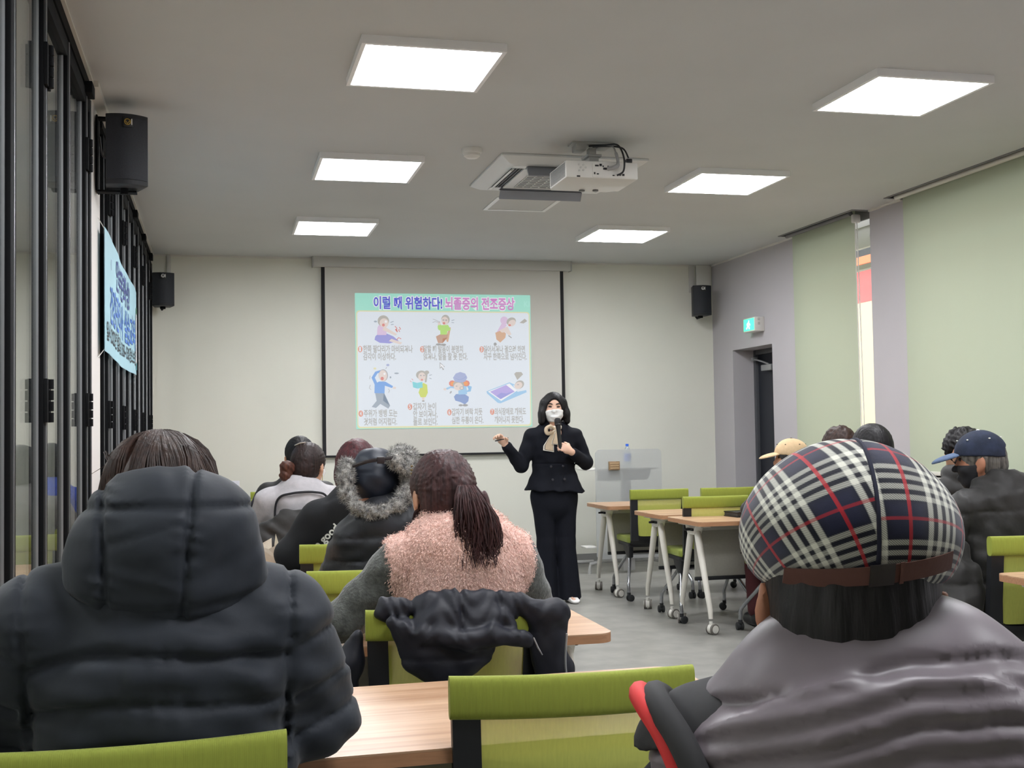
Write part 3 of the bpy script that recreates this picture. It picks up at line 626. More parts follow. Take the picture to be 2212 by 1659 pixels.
M_tyre = mat('castor_tyre', (34,36,38), 0.6); M_wh = mat('castor_white', (216,214,206), 0.4); M_rim = mat('castor_rim_grey', (110,106,100), 0.5)
TW, TD, TZ = 1.6, 0.6, 0.725
def castor(mb_w, mb_t, x, y, ang, r=0.034, w=0.022):
    """white twin wheel castor under a table leg"""
    R = Matrix.Translation((x, y, 0)) @ Matrix.Rotation(ang, 4, 'Z')
    for s in (-1, 1):
        mb_t.tube([(s*0.006,0.012,r+0.001),(s*(0.006+w),0.012,r+0.001)], r, n=18, M=R)
        mb_w.tube([(s*(0.006+w)*0.99,0.012,r+0.001),(s*(0.006+w+0.003),0.012,r+0.001)], r*0.74, n=18, M=R)
    mb_w.tube([(-0.013,0.012,r+0.002),(0.013,0.012,r+0.002)], r*1.02, n=18, M=R)
    mb_w.cyl((0,0,r*1.6),(0,0,r*2.5),0.012,n=12,M=R)
def make_table():
    r = empty('folding_table')
    pts = rrect(-TW/2, TW/2, -TD/2, TD/2, 0.05, 6)
    top = MB().prism(pts, TZ-0.004, TZ).build('table_top', M_wood, r)
    MB().prism(pts, TZ-0.028, TZ-0.0042).build('edge_band', M_edge, top)
    MB().box(-TW/2+0.1, TW/2-0.1, -0.03, 0.03, TZ-0.075, TZ-0.029, 0.004).build('beam', M_mt, r)
    for sx in (-1, 1):
        x = sx*(TW/2-0.085)
        br = MB().box(x-0.035, x+0.035, -0.2, 0.2, TZ-0.045, TZ-0.029, 0.004).prism([(-0.09,TZ-0.045),(0.09,TZ-0.045),(0.055,TZ-0.10),(-0.055,TZ-0.10)], x-0.028, x+0.028, 'x', bev=0.004).build('leg_bracket', M_leg, r)
        MB().box(x+sx*0.03-0.012, x+sx*0.03+0.012, -0.06, 0.04, TZ-0.075, TZ-0.058, 0.004).cyl((x+sx*0.042,-0.02,TZ-0.066),(x+sx*0.075,-0.02,TZ-0.066),0.008,n=10).build('tilt_lever', M_blk, br)
        for sy in (-1, 1):
            lg = MB().tube([(x,sy*0.05,TZ-0.07),(x,sy*0.075,TZ-0.14),(x,sy*0.236,0.16),(x,sy*0.243,0.10)], [0.021,0.024,0.017,0.014], n=14).build('leg', M_leg, r)
            w_, t_ = MB(), MB()
            castor(w_, t_, x, sy*0.245, 0.9*sx + (0.5 if sy > 0 else -0.35))
            w_.build('castor_fork', M_wh, lg); t_.build('castor_wheel', M_rim, lg)
    pn = MB().box(-TW/2+0.12, TW/2-0.12, 0.085, 0.097, 0.33, TZ-0.075, 0.003).build('modesty_panel', M_mod, r)
    MB().box(-TW/2+0.12, TW/2-0.12, 0.078, 0.102, 0.305, 0.33, 0.003).build('panel_edge', M_blk, pn)
    MB().box(-0.35, 0.1, 0.0835, 0.0855, 0.475, 0.48).build('panel_slot', M_blk, pn)
    return r
TABLES = [  # x centre, y near edge, rz, label
 (0.30, 2.22, 0.01, 'oak topped folding table in the front left of the picture before the hooded person'),
 (0.33, 3.35, -0.02, 'oak topped folding table before the woman in the pink vest'),
 (0.31, 4.42, 0.0, 'oak topped folding table before the man in the fur trimmed hat'),
 (0.31, 5.50, 0.0, 'oak topped folding table before the person in the black hoodie'),
 (0.30, 6.57, 0.0, 'oak topped folding table before the woman in the grey jacket'),
 (0.10, 7.60, 0.0, 'oak topped folding table before the dark haired person by the wall'),
 (-0.02, 9.32, 0.0, 'oak topped folding table with a black bag, left of the screen'),
 (-0.02, 10.56, 0.0, 'frontmost oak topped folding table below the left speaker'),
 (3.80, 3.58, 0.0, 'oak topped folding table at the right picture edge before the green chair'),
 (3.80, 4.70, 0.0, 'oak topped folding table before the man in the blue cap'),
 (3.79, 7.14, 0.0, 'oak topped folding table with a black folder on it, nearest the aisle'),
 (3.80, 7.84, 0.0, 'oak topped folding table in the middle of the right group'),
 (3.79, 8.98, 0.0, 'oak topped folding table right before the lectern'),
]
proto = make_table(); TOBJ = []
for i, (x, y, rz, lab) in enumerate(TABLES):
    o = proto if i == 0 else copy_tree(proto)
    o.location = (x, y+TD/2, 0); o.rotation_euler = (0,0,rz)
    tag(o, lab, 'table', 'oak topped folding tables'); TOBJ.append(o)

# ---------------------------------------------------------------- chairs
def fabric(name, col, alpha=0.0, ribs=0):
    m = mat(name, col, 0.75, spec=0.25, sheen=0.15)
    nt = m.node_tree; N = nt.nodes; L = nt.links; b = N['Principled BSDF']
    tc = N.new('ShaderNodeTexCoord')
    w = N.new('ShaderNodeTexWave'); w.wave_type = 'BANDS'; w.bands_direction = 'X'; w.inputs['Scale'].default_value = ribs; w.inputs['Distortion'].default_value = 1.5; w.inputs['Detail'].default_value = 3
    n = N.new('ShaderNodeTexNoise'); n.inputs['Scale'].default_value = 26; n.inputs['Detail'].default_value = 3
    mp = N.new('ShaderNodeMapping'); mp.inputs['Scale'].default_value = (9,9,0.7)
    L.new(tc.outputs['Object'], mp.inputs[0]); L.new(mp.outputs[0], n.inputs['Vector']); L.new(tc.outputs['Object'], w.inputs['Vector'])
    mx = N.new('ShaderNodeMix'); mx.data_type = 'RGBA'; c = rgb(*col)
    mx.inputs['A'].default_value = tuple(v*0.82 for v in c[:3])+(1,); mx.inputs['B'].default_value = tuple(min(1,v*1.1) for v in c[:3])+(1,)
    L.new(n.outputs['Fac'], mx.inputs['Factor']); L.new(mx.outputs['Result'], b.inputs['Base Color'])
    bp = N.new('ShaderNodeBump'); bp.inputs['Strength'].default_value = 0.35; bp.inputs['Distance'].default_value = 0.001
    L.new(w.outputs['Fac'], bp.inputs['Height']); L.new(bp.outputs[0], b.inputs['Normal'])
    if alpha:
        out = N['Material Output']; tp = N.new('ShaderNodeBsdfTransparent'); tl = N.new('ShaderNodeBsdfTranslucent'); tl.inputs[0].default_value = c
        m1 = N.new('ShaderNodeMixShader'); m1.inputs[0].default_value = 0.25; m2 = N.new('ShaderNodeMixShader')
        rp = N.new('ShaderNodeMapRange'); rp.inputs['To Min'].default_value = alpha*0.6; rp.inputs['To Max'].default_value = alpha*1.4
        L.new(w.outputs['Fac'], rp.inputs['Value']); L.new(rp.outputs[0], m2.inputs[0])
        L.new(b.outputs[0], m1.inputs[1]); L.new(tl.outputs[0], m1.inputs[2]); L.new(m1.outputs[0], m2.inputs[1]); L.new(tp.outputs[0], m2.inputs[2]); L.new(m2.outputs[0], out.inputs[0])
    return m
M_gtop = fabric('chair_green_band', (148,158,64), 0, 230)
M_gmesh = fabric('chair_green_mesh', (200,206,104), 0.17, 330)
M_gseat = fabric('chair_green_seat', (138,150,66), 0, 300)
CW = 0.235   # half width
def back_y(u, z):
    """rear surface of the chair back: bowed in plan, reclined in side view"""
    return -0.245 - 0.05*(z-0.5)/0.36 - 0.030*(1-u*u)
def make_chair():
    r = empty('office_chair')
    # top band sleeve
    n = 14
    def band(u, v):
        x = (u*2-1)*CW; a = v*2*PI
        zc, hz, t = 0.822, 0.040, 0.017
        yy = back_y(u*2-1, zc) + 0.012
        ca, sa = math.cos(a), math.sin(a)
        return (x, yy + t*math.copysign(abs(ca)**0.7, ca), zc + hz*math.copysign(abs(sa)**0.55, sa))
    mb = MB().grid(band, n, 20)
    for u in (0, 1):
        ring = [band(u, k/20) for k in range(20)]
        mb.add(ring, [tuple(range(20)) if u else tuple(range(20))[::-1]])
    mb.build('top_band', M_gtop, r)
    # side posts, tapering, and the lower plastic shell
    for sx in (-1, 1):
        def post(u, v, sx=sx):
            z = 0.80 - u*0.34
            ww = 0.052 + 0.018*max(0, u-0.6)
            xo = sx*(CW-0.004 - 0.01*u); xi = xo - sx*ww
            yo = back_y(1, z)+0.004; yi = back_y(0.7, z)+0.010
            P = [(xo,yo-0.004,z),(xi,yi-0.004,z),(xi,yi+0.018,z),(xo,yo+0.026,z)]
            return P[int(round(v*4)) % 4]
        mb = MB().grid(post, 10, 4)
        mb.build('back_post', M_blk, r, ang=0.5)
    def shell(u, v):
        a = (u*2-1); x = a*(CW-0.012)*(1-0.12*v)
        z0 = 0.535 - 0.045*(1-abs(a)**6); t = v
        y0 = back_y(a, 0.5)+0.006
        return (x, y0 + 0.02*t + 0.17*t*t, z0 - (z0-0.40)*math.sin(t*PI/2))
    mb = MB().grid(shell, 18, 8)
    mb.add([(p[0], p[1]+0.014, p[2]+0.004) for p in mb.v], [tuple(f[::-1]) for f in mb.f])
    mb.build('back_shell', M_blk, r)
    # mesh panel
    def pan(u, v):
        a = u*2-1; x = a*(CW-0.05)
        z1 = 0.788; z0 = 0.497 + 0.05*max(0, (abs(a)-0.8)/0.2)**2
        z = z1 + (z0-z1)*v
        return (x, back_y(a*0.8, z)+0.010, z)
    MB().grid(pan, 24, 10).build('back_mesh', M_gmesh, r)
    # seat
    seat = MB().prism(rrect(-0.225, 0.225, -0.19, 0.235, 0.07, 6), 0.435, 0.485, bev=0.016).build('seat', M_gseat, r)
    MB().prism(rrect(-0.215, 0.215, -0.17, 0.21, 0.06, 6), 0.405, 0.436, bev=0.008).build('seat_pan', M_blk, r)
    for sx in (-1, 1):
        MB().prism([(-0.13,0.43),(0.06,0.43),(0.02,0.37),(-0.07,0.31),(-0.12,0.32)], sx*0.19-0.018, sx*0.19+0.018, 'x', bev=0.006).build('seat_bracket', M_blk, r)
        for sy, kx in ((-1, 0.255), (1, 0.235)):
            lg = MB().tube(curve_pts([(sx*0.19,sy*0.02-0.05,0.345),(sx*(0.19+0.02),sy*0.10-0.04,0.27),(sx*kx,sy*0.235-0.02,0.15),(sx*(kx+0.004),sy*0.255-0.02,0.10),(sx*(kx+0.004),sy*0.257-0.02,0.058)], 4), 0.0125, n=10).build('leg', M_chrome, r)
            c = MB(); R = Matrix.Translation((sx*(kx+0.004), sy*0.257-0.02, 0)) @ Matrix.Rotation(0.7*sx+0.6*sy, 4, 'Z')
            for q in (-1, 1): c.tube([(q*0.005,0.012,0.027),(q*0.021,0.012,0.027),(q*0.024,0.012,0.027)], [0.026,0.026,0.02], n=16, M=R)
            c.tube([(-0.006,0.012,0.028),(0.006,0.012,0.028)], 0.02, n=12, M=R).cyl((0,0,0.045),(0,0,0.07),0.014,n=10,M=R)
            c.build('castor', M_tyre, lg)
    MB().tube([(-0.19,-0.03,0.345),(0.19,-0.03,0.345)], 0.012, n=10).build('cross_bar', M_chrome, r)
    return r
CHAIRS = [ # x, y (seat centre), rz, label
 (0.672, 2.46, -0.08, 'empty lime green mesh chair in the foreground, pushed up to the nearest table'),
 (-0.137, 2.16, 0.01, 'lime green chair at the lower left edge under the hooded person'),
 (0.622, 3.36, -0.07, 'lime green chair with a black padded jacket hung over its back'),
 (0.53, 4.33, -0.03, 'lime green chair of the man in the fur trimmed hat'),
 (0.57, 5.34, -0.02, 'lime green chair of the person in the black hoodie'),
 (0.43, 6.43, 0.0, 'lime green chair of the woman in the grey jacket, coat hung beside it'),
 (0.47, 7.46, 0.0, 'lime green chair of the dark haired person near the screen'),
 (0.47, 9.22, 0.0, 'empty lime green chair half hidden beside the grey jacket, nearer one'),
 (0.50, 10.45, 0.0, 'empty lime green chair half hidden beside the grey jacket, farther one'),
 (3.285, 4.55, 0.0, 'lime green chair at the right edge under the man in the blue cap'),
 (3.34, 7.93, -0.06, 'empty lime green chair behind the table with the black folder'),
 (3.36, 9.06, -0.06, 'empty lime green chair nearest the aisle right before the lectern'),
 (3.93, 9.03, -0.04, 'empty lime green chair right of the one before the lectern'),
 (3.56, 7.05, 0.0, 'lime green chair of the person in the beige cap'),
 (0.66, 1.18, 0.0, 'lime green chair under the man in the plaid cap'),
 (3.24, 5.58, 0.0, 'lime green chair of the black haired woman on the right'),
 (3.52, 6.33, 0.0, 'lime green chair of the brown haired person on the right'),
 (3.88, 5.62, 0.0, 'lime green chair of the curly haired person on the right'),
 (-0.24, 6.43, 0.0, 'lime green chair of the masked person beside the glass doors'),
 (-0.25, 7.46, 0.0, 'lime green chair of the person in the blue jumper'),
]
proto = make_chair()
for i, (x, y, rz, lab) in enumerate(CHAIRS):
    o = proto if i == 0 else copy_tree(proto)
    o.location = (x, y, 0); o.rotation_euler = (0,0,rz)
    tag(o, lab, 'chair', 'lime green mesh chairs')

# ---------------------------------------------------------------- lectern
r = empty('lectern', (3.72, 10.55, 0), 0.0, 'grey lectern with frosted acrylic front panel and white shelf', 'lectern')
M_fr = bpy.data.materials.new('frosted_acrylic'); M_fr.use_nodes = True
nt = M_fr.node_tree; b_ = nt.nodes['Principled BSDF']; o_ = nt.nodes['Material Output']
b_.inputs['Base Color'].default_value = rgb(206,208,208); b_.inputs['Roughness'].default_value = 0.4
tr = nt.nodes.new('ShaderNodeBsdfRefraction'); tr.inputs['Roughness'].default_value = 0.28; tr.inputs['IOR'].default_value = 1.02; tr.inputs[0].default_value = (0.92,0.93,0.93,1)
mx = nt.nodes.new('ShaderNodeMixShader'); mx.inputs[0].default_value = 0.62
nt.links.new(b_.outputs[0], mx.inputs[1]); nt.links.new(tr.outputs[0], mx.inputs[2]); nt.links.new(mx.outputs[0], o_.inputs[0])
pts = rrect(-0.325, 0.325, 0.14, 1.145, 0.04, 5)
pts = [(x, z + (0.022*(1-(x/0.325)**2) if z > 0.9 else 0)) for x, z in pts]
top_n = [(x, z) for x, z in pts]
MB().prism(pts, -0.006, 0.006, 'y').build('front_panel', M_fr, r)
M_lw = mat('lectern_white', (226,225,220), 0.4); M_lg = mat('lectern_grey', (168,168,166), 0.45)
MB().box(-0.40, 0.30, 0.03, 0.42, 0.955, 0.975, 0.005).build('shelf', M_lw, r)
MB().prism([(-0.22,0.955),(0.24,0.955),(0.21,0.86),(-0.2,0.86)], 0.05, 0.3, 'y', bev=0.006).build('drawer_box', M_lg, r)
MB().box(-0.3, -0.19, 0.06, 0.075, 0.86, 0.875, 0.003).build('shelf_arm', M_lg, r)
MB().box(-0.045, 0.045, 0.06, 0.12, 0.12, 0.88, 0.01).build('post', M_lg, r)
MB().box(-0.06, 0.06, 0.03, 0.15, 0.02, 0.14, 0.012).build('base_hub', M_lg, r)
for sx in (-1, 1):
    lg = MB().tube([(0,0.09,0.11),(sx*0.2,0.09,0.12),(sx*0.36,0.09,0.09),(sx*0.37,0.09,0.03),(sx*0.37,0.09,0.0)], [0.02,0.02,0.017,0.017,0.019], n=10).build('foot', M_lg, r)
MB().box(-0.5, -0.32, 0.1, 0.13, 0.105, 0.125, 0.004).box(-0.505, -0.48, 0.095, 0.135, 0.0, 0.12, 0.004).build('side_foot', M_lg, r)
MB().box(-0.42, -0.3, 0.03, 0.2, 0.24, 0.255, 0.003).build('lower_shelf', M_lw, r)
for (x, z) in ((0.02,0.75),(0.02,0.35)): MB().cyl((x,-0.018,z),(x,0.06,z),0.016,n=16).build('panel_bolt', M_chrome, r)
# bottle and wooden box on the lectern
r = empty('water_bottle', (3.762, 10.70, 0.976), 0, 'clear plastic water bottle with blue cap on the lectern', 'bottle')
M_pet = mat('bottle_plastic', (226,236,240), 0.12, trans=0.75)
MB().lathe([(0.0,0.0),(0.03,0.0),(0.033,0.008),(0.033,0.14),(0.029,0.16),(0.014,0.195),(0.013,0.205)], 20).build('bottle_body', M_pet, r)
MB().lathe([(0.0338,0.06),(0.0338,0.13)], 20).build('bottle_label', mat('label_blue',(70,110,200),0.5), r)
MB().lathe([(0.015,0.2),(0.015,0.222),(0.0,0.223)], 18).build('cap', mat('cap_blue',(50,104,220),0.4), r)
r = empty('sign_plate', (3.572, 10.50, 0.0), 0.0, 'small brown wooden sign plate stuck on the lectern front', 'sign plate')
Mwb = mat('box_wood', (150,122,90), 0.6, noise=(60,0.3), stretch=(1,1,5))
MB().box(-0.053, 0.053, 0.02, 0.043, 0.96, 1.04, 0.003).build('plate', Mwb, r)
for k in range(3): MB().box(-0.042, 0.042, 0.018, 0.0202, 0.972+k*0.022, 0.984+k*0.022).build('carved_line', mat('box_wood_light',(178,152,116),0.6), r)

# ---------------------------------------------------------------- small things on the tables
r = empty('black_folder', (3.50, 7.53, TZ), 0.1, 'black leather folder with a phone on top, on the aisle table', 'folder')
Mlt = mat('black_leather', (26,26,28), 0.45, bump=(200,0.2,0.001))
MB().box(-0.13, 0.13, -0.09, 0.09, 0.0, 0.008, 0.003).build('cover', Mlt, r); MB().box(-0.125, 0.125, -0.085, 0.085, 0.008, 0.028).build('pages', mat('folder_pages',(60,58,56),0.8), r)
MB().box(-0.13, 0.13, -0.09, 0.09, 0.028, 0.036, 0.003).build('cover', Mlt, r); MB().box(-0.03, 0.08, -0.05, 0.03, 0.036, 0.045, 0.003).build('phone', mat('phone_black',(16,16,18),0.2), r)
Mpap = mat('paper_white', (232,230,224), 0.7, bump=(40,0.5,0.01))
def sheet(loc, rz, w, d, label, curl=0.02, name='paper_sheet'):
    o = MB().grid(lambda u, v: ((u-0.5)*w, (v-0.5)*d, 0.003+curl*(u*v)**2*1.0+0.25*curl*math.sin(u*6)*v), 10, 8).build(name, Mpap)
    o.location = loc; o.rotation_euler = (0,0,rz); tag(o, label, 'paper'); return o
sheet((0.40, 3.76, TZ), 0.5, 0.2, 0.14, 'white leaflet lying on the table beside the dark grey sleeve', 0.03)
r = empty('paper_bag', (0.2, 5.68, TZ), 0.3, 'open beige paper bag on the table under the hung dark coat', 'paper bag')
Mkr = mat('bag_beige', (206,198,182), 0.8, bump=(30,0.3,0.01))
for a in range(4):
    R = Matrix.Rotation(a*PI/2, 4, 'Z'); w_ = 0.075
    MB().add([(-w_,-w_,0),(w_,-w_,0),(w_*1.05,-w_*1.25,0.11+0.02*(a%2)),(0,-w_*1.12,0.075),(-w_*1.05,-w_*1.25,0.11)], [(0,1,2,3,4)], R).build('bag_side', Mkr, r, smooth=False)
def crumple(name, loc, s, m, label, cat, seed):
    rnd = random.Random(seed); b = bmesh.new(); bmesh.ops.create_icosphere(b, subdivisions=3, radius=1)
    for v in b.verts:
        n = v.co.normalized(); k = 1 + 0.25*math.sin(n.x*7+seed)*math.sin(n.y*9+seed*2)*math.cos(n.z*8) + rnd.uniform(-0.06,0.06)
        v.co = Vector((n.x*s[0]*k, n.y*s[1]*k, max(0.0, n.z*s[2]*k + s[2]*0.75)))
    o = MB().bm(b).build(name, m, None, ang=0.3); o.location = loc; return tag(o, label, cat)
crumple('tissue_pack', (0.17, 6.76, TZ), (0.05,0.04,0.03), mat('tissue_white',(236,228,230),0.8), 'crumpled white tissue on the table left of the grey jacket', 'tissue', 3)
crumple('snack_wrapper', (-0.39, 2.40, TZ), (0.05,0.05,0.06), mat('wrapper_silver',(196,184,180),0.4,0.3), 'crumpled pale wrapper at the far lower left edge', 'wrapper', 5)
r = empty('black_bag', (0.17, 9.46, TZ), 0.2, 'flat black pouch lying on the far left table', 'bag')
MB().prism(rrect(-0.13,0.13,-0.08,0.08,0.03), 0, 0.025, bev=0.008).build('pouch', Mlt, r); MB().tube(curve_pts([(-0.1,0,0.024),(-0.05,0,0.07),(0.03,0.02,0.06),(0.08,0.02,0.024)]), 0.006, n=6).build('strap', Mlt, r)
r = empty('drink_can', (0.345, 9.52, TZ), 0, 'small printed drink can on the far left table', 'can')
MB().lathe([(0.0,0),(0.024,0.0),(0.026,0.006),(0.026,0.085),(0.022,0.095),(0.0,0.094)], 18).build('can_body', mat('can_print',(196,170,168),0.35,0.3,noise=(40,0.4)), r)
MB().lathe([(0.0222,0.0945),(0.0235,0.098),(0.0215,0.0955)], 18).build('can_rim', M_silver, r)
r = empty('desk_sign', (0.12, 9.80, TZ), 0.0, 'small light grey upright board beyond the hooded person', 'board')
MB().box(-0.09, 0.05, 0.0, 0.012, 0.02, 0.245, 0.002).build('board', mat('board_grey',(190,192,200),0.6), r); MB().box(-0.08, 0.04, -0.03, 0.04, 0.0, 0.02, 0.003).build('stand', M_blk, r)
# ---------------------------------------------------------------- smooth solids for people and cloth
class SDF:
    """distance field on a grid; prim() calls blend shapes, mesh() extracts one continuous surface"""
    def __init__(s, lo, hi, res):
        s.res = res; s.lo = np.array(lo, np.float32)
        n = np.ceil((np.array(hi)-np.array(lo))/res).astype(int)+1
        s.ax = [(s.lo[i]+res*np.arange(n[i])).astype(np.float32) for i in range(3)]
        s.d = np.full(tuple(n), 0.5, np.float32)
    def _win(s, lo, hi):
        sl = []
        for i in range(3):
            a = int(np.floor((lo[i]-s.lo[i])/s.res)); b = int(np.ceil((hi[i]-s.lo[i])/s.res))+1
            a = max(a, 0); b = min(b, len(s.ax[i]))
            if b <= a: return None, None
            sl.append(slice(a, b))
        X = s.ax[0][sl[0]][:,None,None]; Y = s.ax[1][sl[1]][None,:,None]; Z = s.ax[2][sl[2]][None,None,:]
        return tuple(sl), (X, Y, Z)
    def _mix(s, sl, d, k, op):
        a = s.d[sl]
        if op == 'u':
            h = np.maximum(k-np.abs(a-d), 0)/max(k, 1e-6); s.d[sl] = np.minimum(a, d)-h*h*k*0.25
        elif op == 's':
            d = -d; h = np.maximum(k-np.abs(a-d), 0)/max(k, 1e-6); s.d[sl] = np.maximum(a, d)+h*h*k*0.25
    def cap(s, a, b, ra, rb=None, k=0.02, sc=(1,1,1), op='u'):
        rb = ra if rb is None else rb; a = np.array(a, np.float32); b = np.array(b, np.float32); sc = np.array(sc, np.float32)
        m = max(ra, rb)*np.max(sc)+k+3*s.res
        sl, g = s._win(np.minimum(a,b)-m, np.maximum(a,b)+m)
        if sl is None: return s
        p = [(g[i]-a[i])/sc[i] for i in range(3)]; ba = (b-a)/sc; L2 = float(ba@ba) or 1e-9
        t = np.clip((p[0]*ba[0]+p[1]*ba[1]+p[2]*ba[2])/L2, 0, 1)
        d = np.sqrt((p[0]-t*ba[0])**2+(p[1]-t*ba[1])**2+(p[2]-t*ba[2])**2) - (ra+(rb-ra)*t)
        s._mix(sl, d*float(sc.min()), k, op); return s
    def ell(s, c, r, k=0.02, rot=None, op='u'):
        c = np.array(c, np.float32); r = np.array(r, np.float32); m = float(r.max())+k+3*s.res
        sl, g = s._win(c-m, c+m)
        if sl is None: return s
        p = [g[i]-c[i] for i in range(3)]
        if rot is not None:
            R = np.array(rot, np.float32).T
            p = [R[i,0]*p[0]+R[i,1]*p[1]+R[i,2]*p[2] for i in range(3)]
        q0 = np.sqrt((p[0]/r[0])**2+(p[1]/r[1])**2+(p[2]/r[2])**2); q1 = np.sqrt((p[0]/r[0]**2)**2+(p[1]/r[1]**2)**2+(p[2]/r[2]**2)**2)
        d = q0*(q0-1)/np.maximum(q1, 1e-5)
        s._mix(sl, d.astype(np.float32), k, op); return s
    def chain(s, pts, rad, k=0.02, sc=(1,1,1), op='u'):
        for i in range(len(pts)-1): s.cap(pts[i], pts[i+1], rad[i], rad[i+1], k, sc, op)
        return s
    def half(s, n, off, k=0.01):
        """cut away everything with n.p > off"""
        X, Y, Z = np.ix_(*s.ax); d = (n[0]*X+n[1]*Y+n[2]*Z-off)
        h = np.maximum(k-np.abs(s.d-d), 0)/k; s.d = np.maximum(s.d, d)+h*h*k*0.25; return s
    def disp(s, fn, band=0.06):
        i = np.nonzero(np.abs(s.d) < band)
        P = [s.ax[a][i[a]] for a in range(3)]
        s.d[i] += fn(*P).astype(np.float32); return s
    def shell(s, t): s.d = np.abs(s.d)-t; return s
    def arrays(s):
        d = s.d; d[0]=d[-1]=np.maximum(d[0],.01); sg = d < 0
        sh = np.array(d.shape)-1
        cnt = np.zeros(sh, np.int8); C = {}
        for x in (0,1):
            for y in (0,1):
                for z in (0,1):
                    C[x,y,z] = (slice(x,sh[0]+x), slice(y,sh[1]+y), slice(z,sh[2]+z)); cnt += sg[C[x,y,z]]
        act = np.nonzero((cnt > 0) & (cnt < 8)); n = len(act[0])
        idx = np.full(sh, -1, np.int64); idx[act] = np.arange(n)
        base = np.stack(act, 1); val = {c: d[act[0]+c[0], act[1]+c[1], act[2]+c[2]] for c in C}
        acc = np.zeros((n,3)); num = np.zeros(n)
        for c0 in C:
            for a in range(3):
                if c0[a]: continue
                c1 = list(c0); c1[a] = 1; c1 = tuple(c1); v0, v1 = val[c0], val[c1]
                m = (v0 < 0) != (v1 < 0); t = np.where(m, v0/np.where(m, v0-v1, 1), 0)
                p = np.array(c0, float)[None,:]+0*acc; p[:,a] = t
                acc += p*m[:,None]; num += m
        V = (base+acc/num[:,None])*s.res+s.lo
        F = []
        for a in range(3):
            b, c = (a+1)%3, (a+2)%3
            s0 = [slice(None)]*3; s1 = [slice(None)]*3; s0[a] = slice(0,-1); s1[a] = slice(1,None)
            e0, e1 = sg[tuple(s0)], sg[tuple(s1)]
            w = [slice(None)]*3; w[b] = slice(1,-1); w[c] = slice(1,-1); w = tuple(w)
            q = np.nonzero(e0[w] != e1[w]); neg = e0[w][q]
            q = list(q); q[b] = q[b]+1; q[c] = q[c]+1
            def I(ob, oc):
                z = [None]*3; z[a] = q[a]; z[b] = q[b]-ob; z[c] = q[c]-oc; return idx[z[0],z[1],z[2]]
            f = np.stack([I(1,1), I(0,1), I(0,0), I(1,0)], 1)
            f[~neg] = f[~neg][:,::-1]; F.append(f)
        F = np.concatenate(F); F = F[(F >= 0).all(1)]
        return V, F
    def mesh(s, name):
        V, F = s.arrays(); me = bpy.data.meshes.new(name)
        me.vertices.add(len(V)); me.vertices.foreach_set('co', V.astype(np.float32).ravel())
        me.loops.add(F.size); me.loops.foreach_set('vertex_index', F.astype(np.int32).ravel())
        me.polygons.add(len(F)); me.polygons.foreach_set('loop_start', np.arange(0, F.size, 4, dtype=np.int32))
        me.update(calc_edges=True); me.validate(); me.shade_smooth()
        return me
    def build(s, name, m, parent=None): return place(name, s.mesh(name), m, parent)
def wob(seed, f, amp, n=5):
    """smooth irregular wobble; f = frequency per axis (rad/m)"""
    rs = np.random.RandomState(seed); K = rs.normal(size=(n,3))*np.array(f); ph = rs.uniform(0, 6.28, n)
    return lambda X, Y, Z: amp*sum(np.sin(K[i,0]*X+K[i,1]*Y+K[i,2]*Z+ph[i]) for i in range(n))/math.sqrt(n)
def groove(val, depth, w):
    """0-valued level set of val pressed in as a stitched seam"""
    return depth*np.exp(-(val/w)**2)
def rotm(rx=0, ry=0, rz=0):
    return np.array((Matrix.Rotation(rz,3,'Z') @ Matrix.Rotation(ry,3,'Y') @ Matrix.Rotation(rx,3,'X')))

# ---------------------------------------------------------------- people
M_skin = mat('skin_warm', (206,160,132), 0.55, noise=(9,0.08), spec=0.35)
M_skin2 = mat('skin_tan', (176,122,96), 0.55, noise=(9,0.12), spec=0.35)
M_skinp = mat('skin_light', (226,184,160), 0.5, noise=(9,0.05), spec=0.35)
def hairmat(name, c, c2):
    return mat(name, c, 0.5, spec=0.3, noise=(1.0, 0.5), stretch=(90,90,5), col2=c2, bump=(1.5,0.6,0.004))
H_black = hairmat('hair_black', (30,28,30), (12,11,12)); H_brown = hairmat('hair_brown', (66,46,38), (30,20,17))
H_dkbrown = hairmat('hair_dark_brown', (52,36,34), (22,15,14)); H_burg = hairmat('hair_burgundy', (84,34,40), (38,16,20)); H_red = hairmat('hair_reddish_brown', (78,50,50), (34,20,22))
H_grey = hairmat('hair_grey', (120,116,110), (54,52,50)); H_dgrey = hairmat('hair_dark_grey', (70,70,68), (30,30,30)); H_bronze = hairmat('hair_bun_brown', (96,58,44), (48,28,22))
M_eye = mat('eye_dark', (26,18,16), 0.2); M_mask = mat('face_mask_white', (232,232,230), 0.8, bump=(300,0.1)); M_maskk = mat('face_mask_black', (30,30,34), 0.8)
M_pant = mat('trouser_black', (24,25,30), 0.85, noise=(40,0.1)); M_shoe = mat('shoe_black', (26,26,28), 0.45)
V3 = lambda *a: np.array(a, float)
